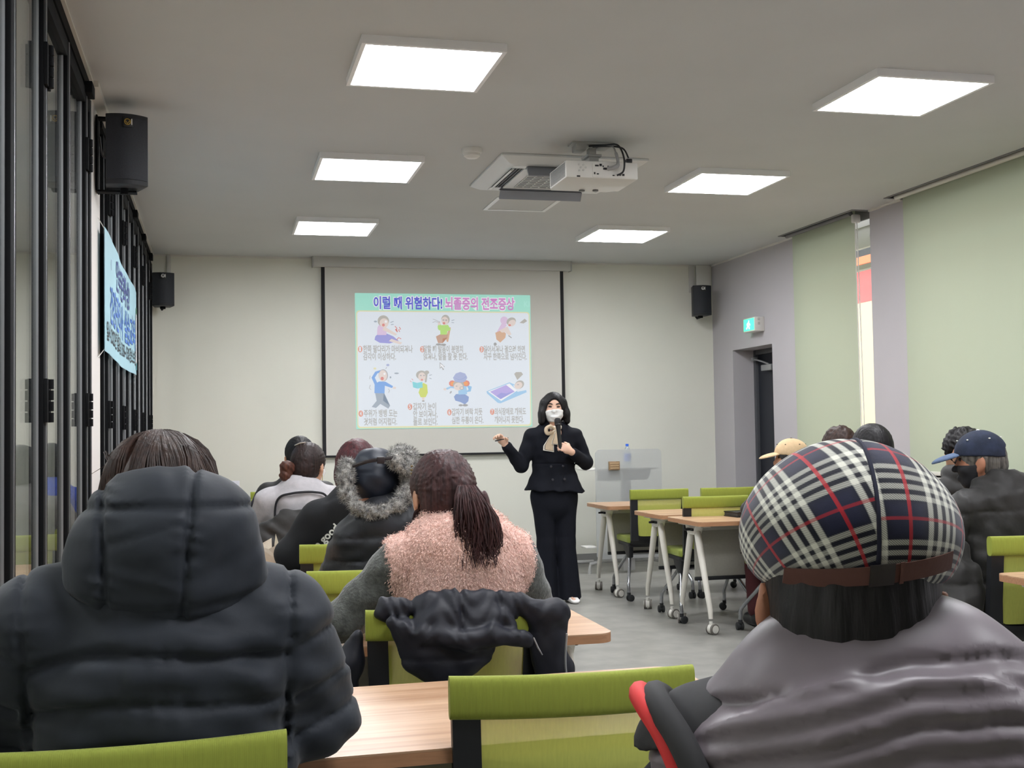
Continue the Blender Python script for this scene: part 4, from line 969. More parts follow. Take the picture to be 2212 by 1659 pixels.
def head_sdf(s, hc, R, hs=1.0, neck=None, k=0.012):
    """skull, jaw, ears, nose, brow, eye hollows, lips and neck blended into field s"""
    def w(x, y, z): return np.array(hc)+R@(np.array((x,y,z))*hs)
    s.ell(w(0,-0.008,0.022), np.array((0.076,0.094,0.090))*hs, k, R)
    s.ell(w(0,0.022,-0.035), np.array((0.064,0.068,0.078))*hs, 0.03, R)
    s.ell(w(0,0.048,-0.082), np.array((0.034,0.032,0.030))*hs, 0.03, R)
    for x in (-1,1):
        s.ell(w(x*0.084,-0.008,-0.012), np.array((0.009,0.021,0.032))*hs, 0.008, R@rotm(0,0,x*0.55))
        s.ell(w(x*0.075,0.004,-0.040), np.array((0.008,0.011,0.012))*hs, 0.008, R)
        s.ell(w(x*0.030,0.092,0.012), np.array((0.017,0.014,0.010))*hs, 0.012, R, 's')
        s.ell(w(x*0.040,0.066,-0.030), np.array((0.022,0.020,0.020))*hs, 0.02, R)
    s.cap(w(0,0.084,0.012), w(0,0.103,-0.028), 0.007*hs, 0.0125*hs, 0.014)
    s.ell(w(0,0.088,-0.062), np.array((0.022,0.010,0.006))*hs, 0.008, R); s.ell(w(0,0.086,-0.073), np.array((0.018,0.010,0.006))*hs, 0.008, R)
    if neck is not None: s.chain([w(0,-0.022,-0.05), neck, np.array(neck)+V3(0,-0.01,-0.09)], [0.056*hs,0.056*hs,0.075*hs], 0.03)
    return w
def hand_sdf(s, wr, d, up, thumb, curl=0.5, size=1.0):
    """palm, four unequal bent fingers and a side thumb; d forward, up back-of-hand normal, thumb = +1/-1 side"""
    d = V3(*d)/np.linalg.norm(d); up = V3(*up)-d*np.dot(up,d); up = up/np.linalg.norm(up); sd = np.cross(d, up)*thumb; wr = V3(*wr); z = size
    pc = wr+d*0.048*z
    s.cap(wr, pc, 0.024*z, 0.026*z, 0.014)
    s.ell(pc+d*0.006*z, np.array((0.041,0.046,0.016))*z, 0.014, np.stack([sd,d,up],1))
    for i, (o, ln) in enumerate(((0.029,0.070),(0.010,0.079),(-0.010,0.073),(-0.028,0.058))):
        p = pc+d*0.040*z+sd*o*z; a = 0.0; r = 0.0088*z; pts = [p]
        for seg, fr in enumerate((0.45,0.32,0.23)):
            a += curl*(0.7 if seg == 0 else 0.9); v = d*math.cos(a)-up*math.sin(a); p = p+v*ln*fr*z; pts.append(p)
        s.chain(pts, [r*1.1,r*1.02,r*0.95,r*0.82], 0.004)
    t0 = wr+d*0.022*z+sd*0.022*z; t1 = t0+(sd*0.75+d*0.65-up*0.25*curl)*0.034*z; t2 = t1+(sd*0.25+d*0.9-up*0.55*curl)*0.030*z
    s.chain([t0,t1,t2], [0.0135*z,0.0105*z,0.0085*z], 0.010)
def seated(name, label, loc, rz=0.0, sk=None, sh=0.175, head=(0,0.05,1.19), hrot=(0,0,0), hs=1.0, elbows=((-0.29,0.10,0.80),(0.29,0.10,0.80)), wrists=((-0.13,0.32,0.765),(0.13,0.32,0.765)),
           zsh=1.02, lean=0.0, top=None, topm=None, tr=0.0, arm_r=0.052, tores=0.013, botm=None, res=0.011, topname='jacket', bx=0.0, legs=True, tk=0.03, tw=1.0, nbo=0.05, collar=None, tdisp=None, hand=True):
    """a seated figure facing +y; returns (root, head frame function, R)"""
    r = empty(name, (loc[0],loc[1],0), rz, label, 'person')
    R = rotm(*hrot); hc = V3(*head); sk = sk or M_skin
    zsl, zsr = (zsh if isinstance(zsh, tuple) else (zsh, zsh)); SHL = V3(-sh+bx,lean-0.01,zsl); SHR = V3(sh+bx,lean-0.01,zsr); nb = V3(bx*0.9,lean,0.5*(zsl+zsr)+nbo)
    hip = V3(0,0,0.58)
    s = SDF((-0.48,-0.3,0.0),(0.48,0.72,hc[2]+0.17), res)
    w = head_sdf(s, hc, R, hs, nb)
    s.chain([hip,(bx*0.4,lean*0.4-0.01,0.76),(bx,lean-0.01,0.95),nb], [0.12,0.105,0.115,0.05], 0.05, (1,0.72,1))
    for S_, E_, W_, t in ((SHL,elbows[0],wrists[0],1),(SHR,elbows[1],wrists[1],-1)):
        E_ = V3(*E_); W_ = V3(*W_)
        s.chain([nb-V3(0,0,0.06),S_-V3(0,0,0.014),E_,W_], [0.045,0.038,0.033,0.024], 0.03)
        dd = W_-E_; dd[2] *= 0.3
        if hand: hand_sdf(s, W_, dd, (0,0,1), t, 0.35)
    if legs:
        for sx in (-1,1):
            s.chain([(sx*0.09,0.0,0.56),(sx*0.11,0.42,0.535),(sx*0.11,0.40,0.10)], [0.075,0.052,0.034], 0.03)
            s.cap((sx*0.11,0.37,0.045),(sx*0.115,0.53,0.038),0.034,0.026,0.02)
    s.build('body', sk, r)
    for x in (-1,1):
        e = SDF(w(x*0.030,0.080,0.012)-0.02, w(x*0.030,0.080,0.012)+0.02, 0.004); e.ell(w(x*0.030,0.077,0.012),(0.011,0.010,0.008),0.001,R); e.build('eye', M_eye, r)
    # upper garment
    t = SDF((-0.50,-0.36,0.42),(0.50,0.42,nb[2]+0.14), tores)
    t.chain([(0,0.0,0.53),(0,0.0,0.62),(bx*0.4,lean*0.4-0.01,0.78),(bx,lean-0.015,0.96),nb-V3(0,0,0.02)], [0.15*tw+tr,0.160*tw+tr,0.152*tw+tr,0.148*tw+tr,0.062+tr*0.3], 0.05, (1,0.72,1))
    t.cap(SHL*0.92+nb*0.08-V3(0,0,0.02), SHR*0.92+nb*0.08-V3(0,0,0.02), 0.052+tr*0.6, k=0.05)
    for S_, E_, W_ in ((SHL,elbows[0],wrists[0]),(SHR,elbows[1],wrists[1])):
        t.chain([S_-V3(0,0,0.015),V3(*E_),V3(*W_)-(V3(*W_)-V3(*E_))*0.06], [arm_r+0.010+tr*0.5,arm_r+tr*0.5,arm_r*0.72+tr*0.3], tk)
    if collar: t.chain([nb+V3(0,-0.01,-0.03), nb+V3(0,0.0,collar)], [0.078+tr*0.3,0.070+tr*0.25], 0.02); t.ell(nb+V3(0,0.012,collar+0.055),(0.062,0.066,0.05),0.004,None,'s')
    if top: top(t, dict(SHL=SHL, SHR=SHR, nb=nb, w=w, R=R, hc=hc))
    t.disp(tdisp or wob(sum(map(ord,label))%997, (26,26,34), 0.0035))
    t.build(topname, topm, r)
    if legs:
        p = SDF((-0.30,-0.22,0.03),(0.30,0.62,0.72), 0.014)
        for sx in (-1,1): p.chain([(sx*0.085,-0.01,0.57),(sx*0.11,0.42,0.545),(sx*0.11,0.40,0.12)], [0.105,0.078,0.066], 0.04)
        p.disp(wob(5, (20,20,26), 0.003)); p.build('trousers', botm or M_pant, r)
        for sx in (-1,1):
            q = SDF((sx*0.113-0.08,0.28,0.0),(sx*0.113+0.08,0.64,0.14), 0.009)
            q.cap((sx*0.11,0.36,0.052),(sx*0.115,0.53,0.042),0.05,0.04,0.01); q.cap((sx*0.11,0.38,0.06),(sx*0.11,0.39,0.10),0.048,0.046,0.02); q.half((0,0,-1),-0.004,0.008); q.build('shoe', M_shoe, r)
    r_geo = dict(SHL=SHL, SHR=SHR, nb=nb, bx=bx, lean=lean, tw=tw, w=w, R=R, hc=hc, r=r)
    return r, w, R, r_geo
def hair_shell(s, w, R, hs, th=0.012, front=0.045, low=-0.06, k=0.02, side=0.0):
    """cap of hair over the skull: th thickness, front = hairline y, low = nape z"""
    s.ell(w(0,-0.008,0.024), np.array((0.077+th,0.096+th,0.092+th))*hs, k, R)
    s.ell(w(0,-0.045,-0.030), np.array((0.062+th*0.9+side,0.058+th,0.055))*hs, 0.03, R)
    # open the face and trim the nape
    s.ell(w(0,0.115,-0.045), np.array((0.080,0.080,0.085))*hs, 0.02, R, 's')
    for x in (-1,1): s.ell(w(x*0.100,0.006,-0.030), np.array((0.030,0.036,0.042))*hs, 0.012, R, 's')
def strands(mb, rnd, pts, n, spread, rad, wave=0.0, taper=True):
    """bundle of wavy tapering hair locks following a polyline"""
    P = [Vector(p) for p in pts]; m = len(P)
    for i in range(n):
        a = rnd.uniform(0, 2*PI); q = math.sqrt(rnd.random()); ph = rnd.uniform(0, 6.28); fq = rnd.uniform(0.8,1.6); L = []
        ln = rnd.uniform(0.72, 1.0)
        for j in range(m):
            u = j/(m-1)*ln; f = u*(m-1); i0 = min(int(f), m-2); c = P[i0].lerp(P[i0+1], f-i0)
            sp = spread[0]+(spread[1]-spread[0])*math.sin(min(1,u*1.25)*PI*0.62)
            L.append((c.x+sp*q*math.cos(a)+wave*u*math.sin(ph+u*9*fq), c.y+sp*q*math.sin(a)*0.7+wave*u*math.cos(ph+u*7*fq), c.z+0.004*math.sin(ph)))
        rr_ = [rad*(1-0.75*(j/(m-1))**2 if taper else 1) for j in range(m)]
        mb.tube(L, rr_, n=5, cap=True)
    return mb

def vest_field(g, tr, res, shf=0.8, zlo=0.42, lo=-0.40, hi=0.40):
    """sleeveless padded garment over the torso"""
    nb, bx, lean, tw = g['nb'], g['bx'], g['lean'], g['tw']
    t = SDF((lo,-0.36,zlo),(hi,0.34,nb[2]+0.16), res)
    t.chain([(0,0.0,0.53),(0,0.0,0.62),(bx*0.4,lean*0.4-0.01,0.78),(bx,lean-0.015,0.96),nb-V3(0,0,0.02)], [0.15*tw+tr,0.160*tw+tr,0.152*tw+tr,0.148*tw+tr,0.062+tr*0.3], 0.05, (1,0.72,1))
    a = g['SHL']*shf+nb*(1-shf)-V3(0,0,0.015); b = g['SHR']*shf+nb*(1-shf)-V3(0,0,0.015)
    t.cap(a, b, 0.054+tr*0.6, k=0.05)
    return t
# ---------------------------------------------------------------- person in the black hooded jacket (front left)
def puff(name, c, rough=0.5, sheen=0.1):
    return mat(name, c, rough, spec=0.4, sheen=sheen, noise=(30,0.12), bump=(55,0.25,0.004))
M_nav = mat('padded_navy_black', (40,45,53), 0.68, spec=0.3, sheen=0.12, noise=(30,0.1), bump=(50,0.12,0.003))
gz = lambda zs, dep, w, curv: (lambda X, Y, Z: sum(groove(Z-z0+curv(X), dep, w) for z0 in zs))
def td1(X, Y, Z):
    zz = Z + 0.45*X*X + 0.006*np.sin(X*19)
    inb = (np.abs(X) < 0.20)
    a = groove(zz-0.978, 0.011, 0.008) + groove(zz-0.905, 0.009, 0.008) + groove(zz-0.838, 0.008, 0.006) - 0.007*np.exp(-((zz-0.945)/0.02)**2)*(X > -0.05)
    arm = groove(np.abs(X)-0.200-0.05*(Z-0.95), 0.010, 0.006)*(Z > 0.78)
    ar2 = sum(groove(Z-z0-0.35*(np.abs(X)-0.25), 0.008, 0.007) for z0 in (0.985,0.90,0.83))*(np.abs(X) > 0.21)
    return a*inb + arm + ar2 + wob(11,(14,14,40),0.0045,7)(X,Y,Z) + wob(13,(46,46,60),0.0026,6)(X,Y,Z) + 0.0022*np.sin(X*95+5*np.sin(X*23)+Y*40)*(np.exp(-((zz-0.978)/0.022)**2)+np.exp(-((zz-0.905)/0.02)**2))*inb + 0.002*np.sin(Z*120+6*np.sin(Z*31))*np.exp(-((np.abs(X)-0.2)/0.025)**2)
P1, w, R, g = seated('person', 'person seen from behind in a black hooded padded jacket, front left', (-0.09,2.065), 0, M_skin, sh=0.175, head=(-0.004,0.045,1.184), hrot=(-0.12,0,0),
    elbows=((-0.255,0.07,0.845),(0.232,0.07,0.835)), wrists=((-0.12,0.32,0.79),(0.12,0.32,0.79)), zsh=1.018, tr=0.050, arm_r=0.066, tores=0.0075, topm=M_nav, tdisp=td1, topname='padded_jacket')
h = SDF((-0.22,-0.24,0.98),(0.22,0.16,1.33), 0.006)
h.ell((0.008,-0.062,1.148),(0.150,0.118,0.122),0.02,rotm(0.12,0,0)); h.ell((0.008,-0.04,1.07),(0.160,0.125,0.070),0.05)
h.ell((-0.002,0.035,1.265),(0.108,0.112,0.115),0.012,None,'s'); h.ell((-0.002,0.14,1.17),(0.09,0.13,0.12),0.02,None,'s')
h.disp(lambda X,Y,Z: groove(X+0.082+0.05*(Z-1.15),0.010,0.005)*(Y<0.02)+groove(X-0.045-0.08*(Z-1.15),0.011,0.005)*(Y<0.02)+groove(Z-1.205+0.25*X*X,0.007,0.006)+0.004*np.sin(X*44+Z*9)*np.exp(-((Z-1.10)/0.05)**2)+wob(31,(20,20,40),0.0045,7)(X,Y,Z)+wob(32,(60,60,80),0.0012,6)(X,Y,Z)+groove(Z-1.045-0.3*np.abs(X)**1.5,0.006,0.008)+0.0024*np.sin(Z*150+5*np.sin(Z*37+X*20))*(np.exp(-((X+0.082)/0.022)**2)+np.exp(-((X-0.045)/0.022)**2))+0.003*np.exp(-((Z-1.165-0.25*(X+0.02))/0.006)**2)*(np.abs(X+0.02)<0.06)-0.003*np.exp(-((Z-1.095+0.3*(X+0.02))/0.008)**2)*(np.abs(X+0.02)<0.06))
h.build('hood', M_nav, P1)
hr = SDF((-0.16,-0.14,1.05),(0.16,0.20,1.36), 0.006); hair_shell(hr, w, R, 1.0, 0.020, side=0.01); hr.disp(wob(41,(90,40,40),0.004,6)); hr.build('hair', H_brown, P1)
rnd = random.Random(3); mb = MB()
for i in range(420):   # locks radiating from the crown
    a = rnd.uniform(-PI, PI); L = []
    for j in range(7):
        u = j/6; ph = 0.15+u*1.35; rr_ = 1.0+0.02*rnd.random()+0.02*math.sin(u*PI)
        p = w(0.098*math.sin(ph)*math.cos(a)*rr_+0.004*math.sin(a*7+u*5), -0.010+0.114*math.sin(ph)*math.sin(a)*rr_, 0.026+0.112*math.cos(ph)*rr_); L.append(p)
    if L[-1][1]-w(0,0,0)[1] < 0.06: mb.tube([tuple(p) for p in L], [0.0032*(1-0.6*j/6) for j in range(7)], n=5)
for i in range(46):   # loose flyaway hairs at the crown
    a = rnd.uniform(0, 2*PI); b = rnd.uniform(0.02,0.09)
    mb.tube([tuple(w(b*math.cos(a),-0.01+b*math.sin(a),0.128-b*0.4)),tuple(w(1.2*b*math.cos(a+.3),-0.01+1.2*b*math.sin(a+.3),0.143-b*0.5)),tuple(w(1.4*b*math.cos(a+.6),-0.01+1.5*b*math.sin(a+.6),0.146-b*0.8))], [0.0009,0.0008,0.0004], n=3)
mb.build('hair_locks', H_brown, P1)

# ---------------------------------------------------------------- man in the plaid flat cap (front right)
def plaid():
    m = bpy.data.materials.new('plaid_wool'); m.use_nodes = True; nt = m.node_tree; N = nt.nodes; L = nt.links; b = N['Principled BSDF']
    uv = N.new('ShaderNodeUVMap'); uv.uv_map = 'weave'; sp = N.new('ShaderNodeSeparateXYZ'); L.new(uv.outputs[0], sp.inputs[0])
    def M_(op, a, bb=None, c=None):
        n = N.new('ShaderNodeMath'); n.operation = op
        for i, v in enumerate((a, bb, c)):
            if v is None: continue
            if isinstance(v, (int,float)): n.inputs[i].default_value = v
            else: L.new(v, n.inputs[i])
        return n.outputs[0]
    def band(f, c, hw):
        d = M_('ABSOLUTE', M_('SUBTRACT', f, c)); return M_('SUBTRACT', 1.0, M_('SMOOTH_MIN', M_('MAXIMUM', M_('DIVIDE', M_('SUBTRACT', d, hw*0.75), hw*0.5), 0.0), 1.0, 0.01))
    def axis(o):
        f = M_('FRACT', M_('DIVIDE', o, 0.098))
        wht = None
        for c in (0.29,0.43,0.57,0.71):
            q = band(f, c, 0.036); wht = q if wht is None else M_('MAXIMUM', wht, q)
        dark = band(f, 0.5, 0.27); red = band(f, 0.02, 0.024)
        return wht, dark, red
    wu, du, ru = axis(sp.outputs[0]); wv, dv, rv = axis(sp.outputs[1])
    tw = M_('GREATER_THAN', M_('FRACT', M_('MULTIPLY', M_('ADD', sp.outputs[0], sp.outputs[1]), 330.0)), 0.5)
    t1 = M_('ADD', 0.30, M_('MULTIPLY', tw, 0.42)); t2 = M_('SUBTRACT', 0.66, M_('MULTIPLY', tw, 0.40))
    wsum = M_('MINIMUM', M_('ADD', M_('MULTIPLY', wu, M_('ADD', t1, 0.14)), M_('MULTIPLY', wv, t2)), 1.0)
    rs = M_('MINIMUM', M_('ADD', M_('MULTIPLY', ru, 0.85), M_('MULTIPLY', rv, 0.6)), 1.0)
    def mixc(a, bb, f):
        n = N.new('ShaderNodeMix'); n.data_type = 'RGBA'
        for k, v in (('A',a),('B',bb)):
            if isinstance(v, tuple): n.inputs[k].default_value = v
            else: L.new(v, n.inputs[k])
        L.new(f, n.inputs['Factor']); return n.outputs['Result']
    c = mixc(rgb(40,43,66), rgb(22,22,28), M_('MULTIPLY', M_('MAXIMUM', du, dv), 0.75)); c = mixc(c, rgb(226,226,214), wsum); c = mixc(c, rgb(186,44,54), rs)
    L.new(c, b.inputs['Base Color']); b.inputs['Roughness'].default_value = 0.95; b.inputs['Sheen Weight'].default_value = 0.35; b.inputs['Specular IOR Level'].default_value = 0.1
    n = N.new('ShaderNodeTexNoise'); n.inputs['Scale'].default_value = 500; bp = N.new('ShaderNodeBump'); bp.inputs['Strength'].default_value = 0.4; bp.inputs['Distance'].default_value = 0.002
    L.new(n.outputs['Fac'], bp.inputs['Height']); L.new(bp.outputs[0], b.inputs['Normal']); return m
M_plaid = plaid()
M_vest = mat('puffer_grey', (112,104,110), 0.42, spec=0.45, noise=(20,0.06), bump=(40,0.05,0.002))
M_char = mat('charcoal_matte', (44,44,46), 0.8, noise=(40,0.1)); M_redt = mat('red_lining', (204,44,44), 0.7); M_bsw = mat('black_sweater', (22,22,28), 0.9, bump=(200,0.3,0.002))
P12, w, R, g = seated('person', 'man seen from behind in a plaid flat cap and grey puffer vest, front right', (0.66,1.165), -0.34, M_skin2, sh=0.185, head=(0.0,0.0,1.124), hrot=(-0.10,0.02,-0.10), hs=1.06, lean=-0.02,
    elbows=((-0.275,0.05,0.79),(0.29,0.05,0.80)), wrists=((-0.14,0.30,0.78),(0.14,0.30,0.78)), zsh=(0.945,0.975), bx=0.02, tr=0.0, arm_r=0.055, tores=0.010, topm=M_bsw, topname='sweater')
v = vest_field(g, 0.042, 0.006, 0.90); nb = g['nb']; SL = g['SHL']
v.cap(nb+V3(0,-0.015,-0.03), nb+V3(0.0,-0.018,0.022), 0.095, 0.080, 0.03)
v.ell(nb+V3(0,0.01,0.085), (0.066,0.075,0.075), 0.008, None, 's')
def td12(X, Y, Z):
    zz = Z + 0.30*np.maximum(0, 0.03-X) + 0.22*np.maximum(0, X-0.12)
    ph = (zz-1.085)/0.052
    fr_ = ph-np.round(ph)
    seam = groove(fr_, 0.011, 0.15); bul = -0.009*np.abs(np.cos(ph*PI))
    cr = 0.0009*np.sin(X*120+4*np.sin(Z*60)+Y*60)*np.exp(-(fr_/0.25)**2)
    return (seam+bul+0.005+cr)*np.clip((1.10-zz)/0.02,0,1) + wob(51,(24,24,30),0.0018,6)(X,Y,Z)
v.disp(td12); v.build('puffer_vest', M_vest, P12)
# charcoal collar and shoulder yoke, armhole edging with red lining
y = SDF((-0.30,-0.22,0.92),(0.22,0.20,1.16), 0.0065)
y.cap(nb+V3(-0.035,0.0,-0.02), SL*0.94+nb*0.06+V3(0,0.008,0.004), 0.092, 0.088, 0.02); y.cap(nb+V3(0,-0.016,0.0), nb+V3(0.0,-0.020,0.040), 0.092, 0.080, 0.03)
y.ell(nb+V3(0,0.02,0.085), (0.064,0.078,0.075), 0.008, None, 's'); y.half((0.26,0,-1.0), -1.036, 0.008)
y.disp(wob(55,(40,40,50),0.002,6)); y.build('shoulder_yoke', M_char, P12)
def loop_tube(ox, oy, rr_, nm, m):
    pts = [(-0.150+ox,-0.118+oy,0.86),(-0.160+ox,-0.122+oy,0.92),(-0.172+ox,-0.118+oy,0.965),(-0.188+ox,-0.100+oy,1.000),(-0.205+ox,-0.070+oy,1.022),(-0.212+ox,-0.030+oy,1.028),(-0.205+ox,0.01+oy,1.02),(-0.17+ox,0.05+oy,0.98),(-0.10+ox,0.06+oy,0.93)]
    MB().tube(curve_pts(pts,4), rr_, n=10).build(nm, m, P12)
loop_tube(0, 0, 0.015, 'armhole_edge', M_char); loop_tube(-0.017, 0.016, 0.011, 'red_trim', M_redt)
hr = SDF((-0.16,-0.16,1.00),(0.16,0.20,1.32), 0.006); hair_shell(hr, w, R, 1.06, 0.009, low=-0.08, side=0.004); hr.ell(w(0,-0.052,-0.060),(0.052,0.034,0.036),0.03); hr.disp(wob(57,(160,60,14),0.002,6)); hr.build('hair', H_black, P12)
cz = w(0,-0.004,0.074)
cp = SDF((-0.17,-0.20,1.08),(0.17,0.28,1.33), 0.006)
cp.ell(cz, (0.114,0.134,0.092), 0.01, R); cp.ell(cz+V3(0,0.035,-0.015), (0.106,0.12,0.075), 0.03, R)
cp.half((0.0,-0.10,-1.0), -(cz[2]-0.050)+0.10*0.105, 0.012)
cp.ell(cz+V3(0,0.165,-0.045), (0.085,0.075,0.010), 0.02, rotm(-0.25,0,0))
cp.disp(lambda X,Y,Z: groove(X-0.004, 0.002, 0.003)*(Z > cz[2]-0.04) + wob(61,(22,22,22),0.003,5)(X,Y,Z))
me = cp.mesh('flat_cap'); uvl = me.uv_layers.new(name='weave')
vc = np.empty(len(me.vertices)*3, np.float32); me.vertices.foreach_get('co', vc); vc = vc.reshape(-1,3)-cz
li = np.empty(len(me.loops), np.int32); me.loops.foreach_get('vertex_index', li)
dv = vc/np.array((0.114,0.134,0.092)); dv /= np.linalg.norm(dv,axis=1)[:,None]   # cloth laid out around the upper back of the cap
n0 = np.array((0,-0.80,0.60)); ex = np.array((1.0,0,0)); ey = np.cross(n0, ex)*-1.0; ey = np.array((0,0.60,0.80))
rho = np.arccos(np.clip(dv@n0,-1,1)); cx_, cy_ = dv@ex, dv@ey; q_ = np.sqrt(cx_**2+cy_**2)+1e-6
u0 = rho*cx_/q_*0.118; v0 = rho*cy_/q_*0.118
fx = u0[li].reshape(-1,4).mean(1); lf = np.repeat(fx < 0.004, 4); lu, lv = u0[li], v0[li]   # left and right cloth panels, per face
th = np.where(lf, 0.30, 0.08); off = np.where(lf, 0.036, 0.058)
U = np.stack([lu*np.cos(th)+lv*np.sin(th)+off+0.4, -lu*np.sin(th)+lv*np.cos(th)+np.where(lf,0.02,0.045)+0.4],1)
uvl.data.foreach_set('uv', U.astype(np.float32).ravel()); cap_o = place('flat_cap', me, M_plaid, P12)
from mathutils.bvhtree import BVHTree
cbv = BVHTree.FromPolygons([v_.co for v_ in me.vertices], [list(f_.vertices) for f_ in me.polygons])
sp_ = []
for i_ in range(26):
    a_ = -0.28+i_*0.085; h_ = cbv.ray_cast(Vector(cz+V3(0.004,0,0))+Vector((0,-math.cos(a_),math.sin(a_)))*0.3, Vector((0,math.cos(a_),-math.sin(a_))))[0]
    if h_: sp_.append(h_)
MB().tube(sp_, 0.0024, n=6).build('cap_seam', mat('seam_navy',(34,36,54),0.95), cap_o)
M_strap = mat('strap_brown', (92,58,50), 0.7, bump=(120,0.3,0.002)); M_bck = mat('buckle_dark', (38,30,32), 0.4)
def capsurf(x, z, off):
    q = max(0.02, 1-((x-cz[0])/0.114)**2-((z-cz[2])/0.094)**2*0.9); return (x, cz[1]-0.134*math.sqrt(q)-off, z)
zb = cz[2]-0.034
def strap(x0, x1, off, h, nm, m):
    f = lambda x: zb+0.10*(x-0.02)+0.5*(x-0.02)**2*(1 if x > 0.02 else 0.4)
    mb = MB(); n = 14
    for q in (0.0, 0.003): mb.grid(lambda u, vv, q=q: capsurf(x0+(x1-x0)*u, f(x0+(x1-x0)*u)+(vv-0.5)*h, off+q), n, 2)
    k = (n+1)*3; mb.add([], []); 
    for i in range(n): mb.f += [(i, i+1, k+i+1, k+i), (2*(n+1)+i, 2*(n+1)+i+1, k+2*(n+1)+i+1, k+2*(n+1)+i)]
    mb.f += [(0,n+1,k+n+1,k),(n+1,2*n+2,k+2*n+2,k+n+1),(n,2*n+1,k+2*n+1,k+n),(2*n+1,3*n+2,k+3*n+2,k+2*n+1)]
    return mb.build(nm, m, cap_o, ang=0.5)
strap(-0.080, 0.085, 0.0015, 0.019, 'adjuster_strap', M_strap); strap(-0.004, 0.020, 0.004, 0.022, 'strap_buckle', M_bck); strap(0.025, 0.029, 0.005, 0.022, 'strap_slider', M_strap)
MB().tube(curve_pts([w(-0.083,-0.012,0.005), w(-0.082,0.01,-0.055), w(-0.06,0.07,-0.075)]), 0.0016, n=6).build('mask_cord', M_mask, P12)
mk = SDF(w(0,0.06,-0.05)-0.10, w(0,0.06,-0.05)+0.10, 0.006); head_sdf(mk, V3(0,0,0)+w(0,0,0), R, 1.15, None); mk.half(tuple(-(R@V3(0,1,0))), -float((R@V3(0,1,0))@w(0,0.055,0)), 0.004); mk.half(tuple(R@V3(0,0,1)), float((R@V3(0,0,1))@w(0,0,-0.012)), 0.004); mk.build('face_mask', M_mask, P12)

# ---------------------------------------------------------------- woman with ponytail and pink fleece vest
M_knit = mat('knit_dark_grey', (92,95,92), 0.95, noise=(60,0.35), bump=(120,0.7,0.006), sheen=0.3); M_pink = mat('fleece_pink', (240,204,192), 0.95, noise=(70,0.08), bump=(90,0.35,0.006), sheen=0.5)
P2, w, R, g = seated('person', 'woman seen from behind with a long ponytail and pink fleece vest', (0.655,3.30), -0.03, M_skin, sh=0.168, tw=0.96, head=(-0.038,0.04,1.142), hrot=(-0.10,0.0,0.25),
    elbows=((-0.325,0.04,0.80),(0.245,0.10,0.80)), wrists=((-0.20,0.30,0.765),(0.12,0.32,0.765)), zsh=0.975, nbo=0.028, tr=0.0, arm_r=0.054, tores=0.010, topm=M_knit, topname='knit_jumper', collar=0.06)
v = vest_field(g, 0.022, 0.008, 1.04, lo=-0.34, hi=0.34); v.half((1,0,0), 0.202, 0.012); v.half((-1,0,0), 0.205, 0.012)
v.disp(lambda X,Y,Z: groove(np.abs(X-0.003)-0.155-0.05*(1.0-Z), 0.005, 0.005)*(Y<0)+wob(71,(30,30,30),0.003,6)(X,Y,Z)+wob(72,(260,260,260),0.0016,8)(X,Y,Z))
vm = v.mesh('fleece_vest'); vo = place('fleece_vest', vm, M_pink, P2)
# fleece pile: short curved fibres standing on the vest back and shoulders
vc = np.empty(len(vm.vertices)*3, np.float32); vm.vertices.foreach_get('co', vc); vc = vc.reshape(-1,3); vn = np.empty(len(vm.vertices)*3, np.float32); vm.vertex_normals.foreach_get('vector', vn); vn = vn.reshape(-1,3)
rs = np.random.RandomState(4); sel = np.nonzero((vc[:,1] < 0.05) & (vc[:,2] > 0.76))[0]; sel = rs.choice(sel, 40000)
p0 = vc[sel]+rs.normal(0,0.004,(len(sel),3)); nn = vn[sel]; tg = rs.normal(0,1,(len(sel),3))+np.array((0,0,-0.9)); tg -= nn*(tg*nn).sum(1)[:,None]; tg /= np.linalg.norm(tg,axis=1)[:,None]; sdv = np.cross(nn, tg)*0.0009
p1 = p0+nn*0.0022+tg*0.003; p2 = p0+nn*0.0032+tg*0.007
VV = np.concatenate([p0-sdv, p0+sdv, p1+sdv*0.8, p1-sdv*0.8, p2]).astype(np.float32); n = len(sel); I = np.arange(n)
fm = bpy.data.meshes.new('fleece_pile'); fm.from_pydata(VV.tolist(), [], np.stack([I,I+n,I+2*n,I+3*n],1).tolist()+np.stack([I+3*n,I+2*n,I+4*n],1).tolist()); fm.update()
fo = place('fleece_pile', fm, M_pink, vo); fo['kind'] = 'stuff'
hr = SDF((-0.19,-0.16,0.98),(0.14,0.20,1.30), 0.006); hair_shell(hr, w, R, 1.0, 0.013); hr.cap(w(0.01,-0.09,0.02), w(0.015,-0.118,0.015), 0.035, 0.018, 0.04)
hr.disp(lambda X,Y,Z: 0.0022*np.sin(np.arctan2(X+0.038,Z-1.16)*46+3*np.sin(Z*40))+wob(75,(60,60,60),0.0015,5)(X,Y,Z)); hr.build('hair', H_red, P2)
tie = w(0.016,-0.120,0.014)
MB().lathe([(0.017,-0.008),(0.023,0),(0.017,0.008),(0.012,0.0),(0.017,-0.008)], 16, M=Matrix.Translation(tie) @ Matrix.Rotation(1.1,4,'X')).build('hair_tie', mat('hair_tie_black',(20,18,22),0.7), P2)
rnd = random.Random(12); mb = MB()
tail = [tuple(tie+V3(0,0.012,0.004)), tuple(tie+V3(0.004,-0.022,-0.004)), tuple(tie+V3(0.012,-0.038,-0.035)), tuple(tie+V3(0.022,-0.045,-0.075)), tuple(tie+V3(0.028,-0.045,-0.115)), tuple(tie+V3(0.03,-0.045,-0.155)), tuple(tie+V3(0.03,-0.046,-0.19)), tuple(tie+V3(0.028,-0.048,-0.222))]
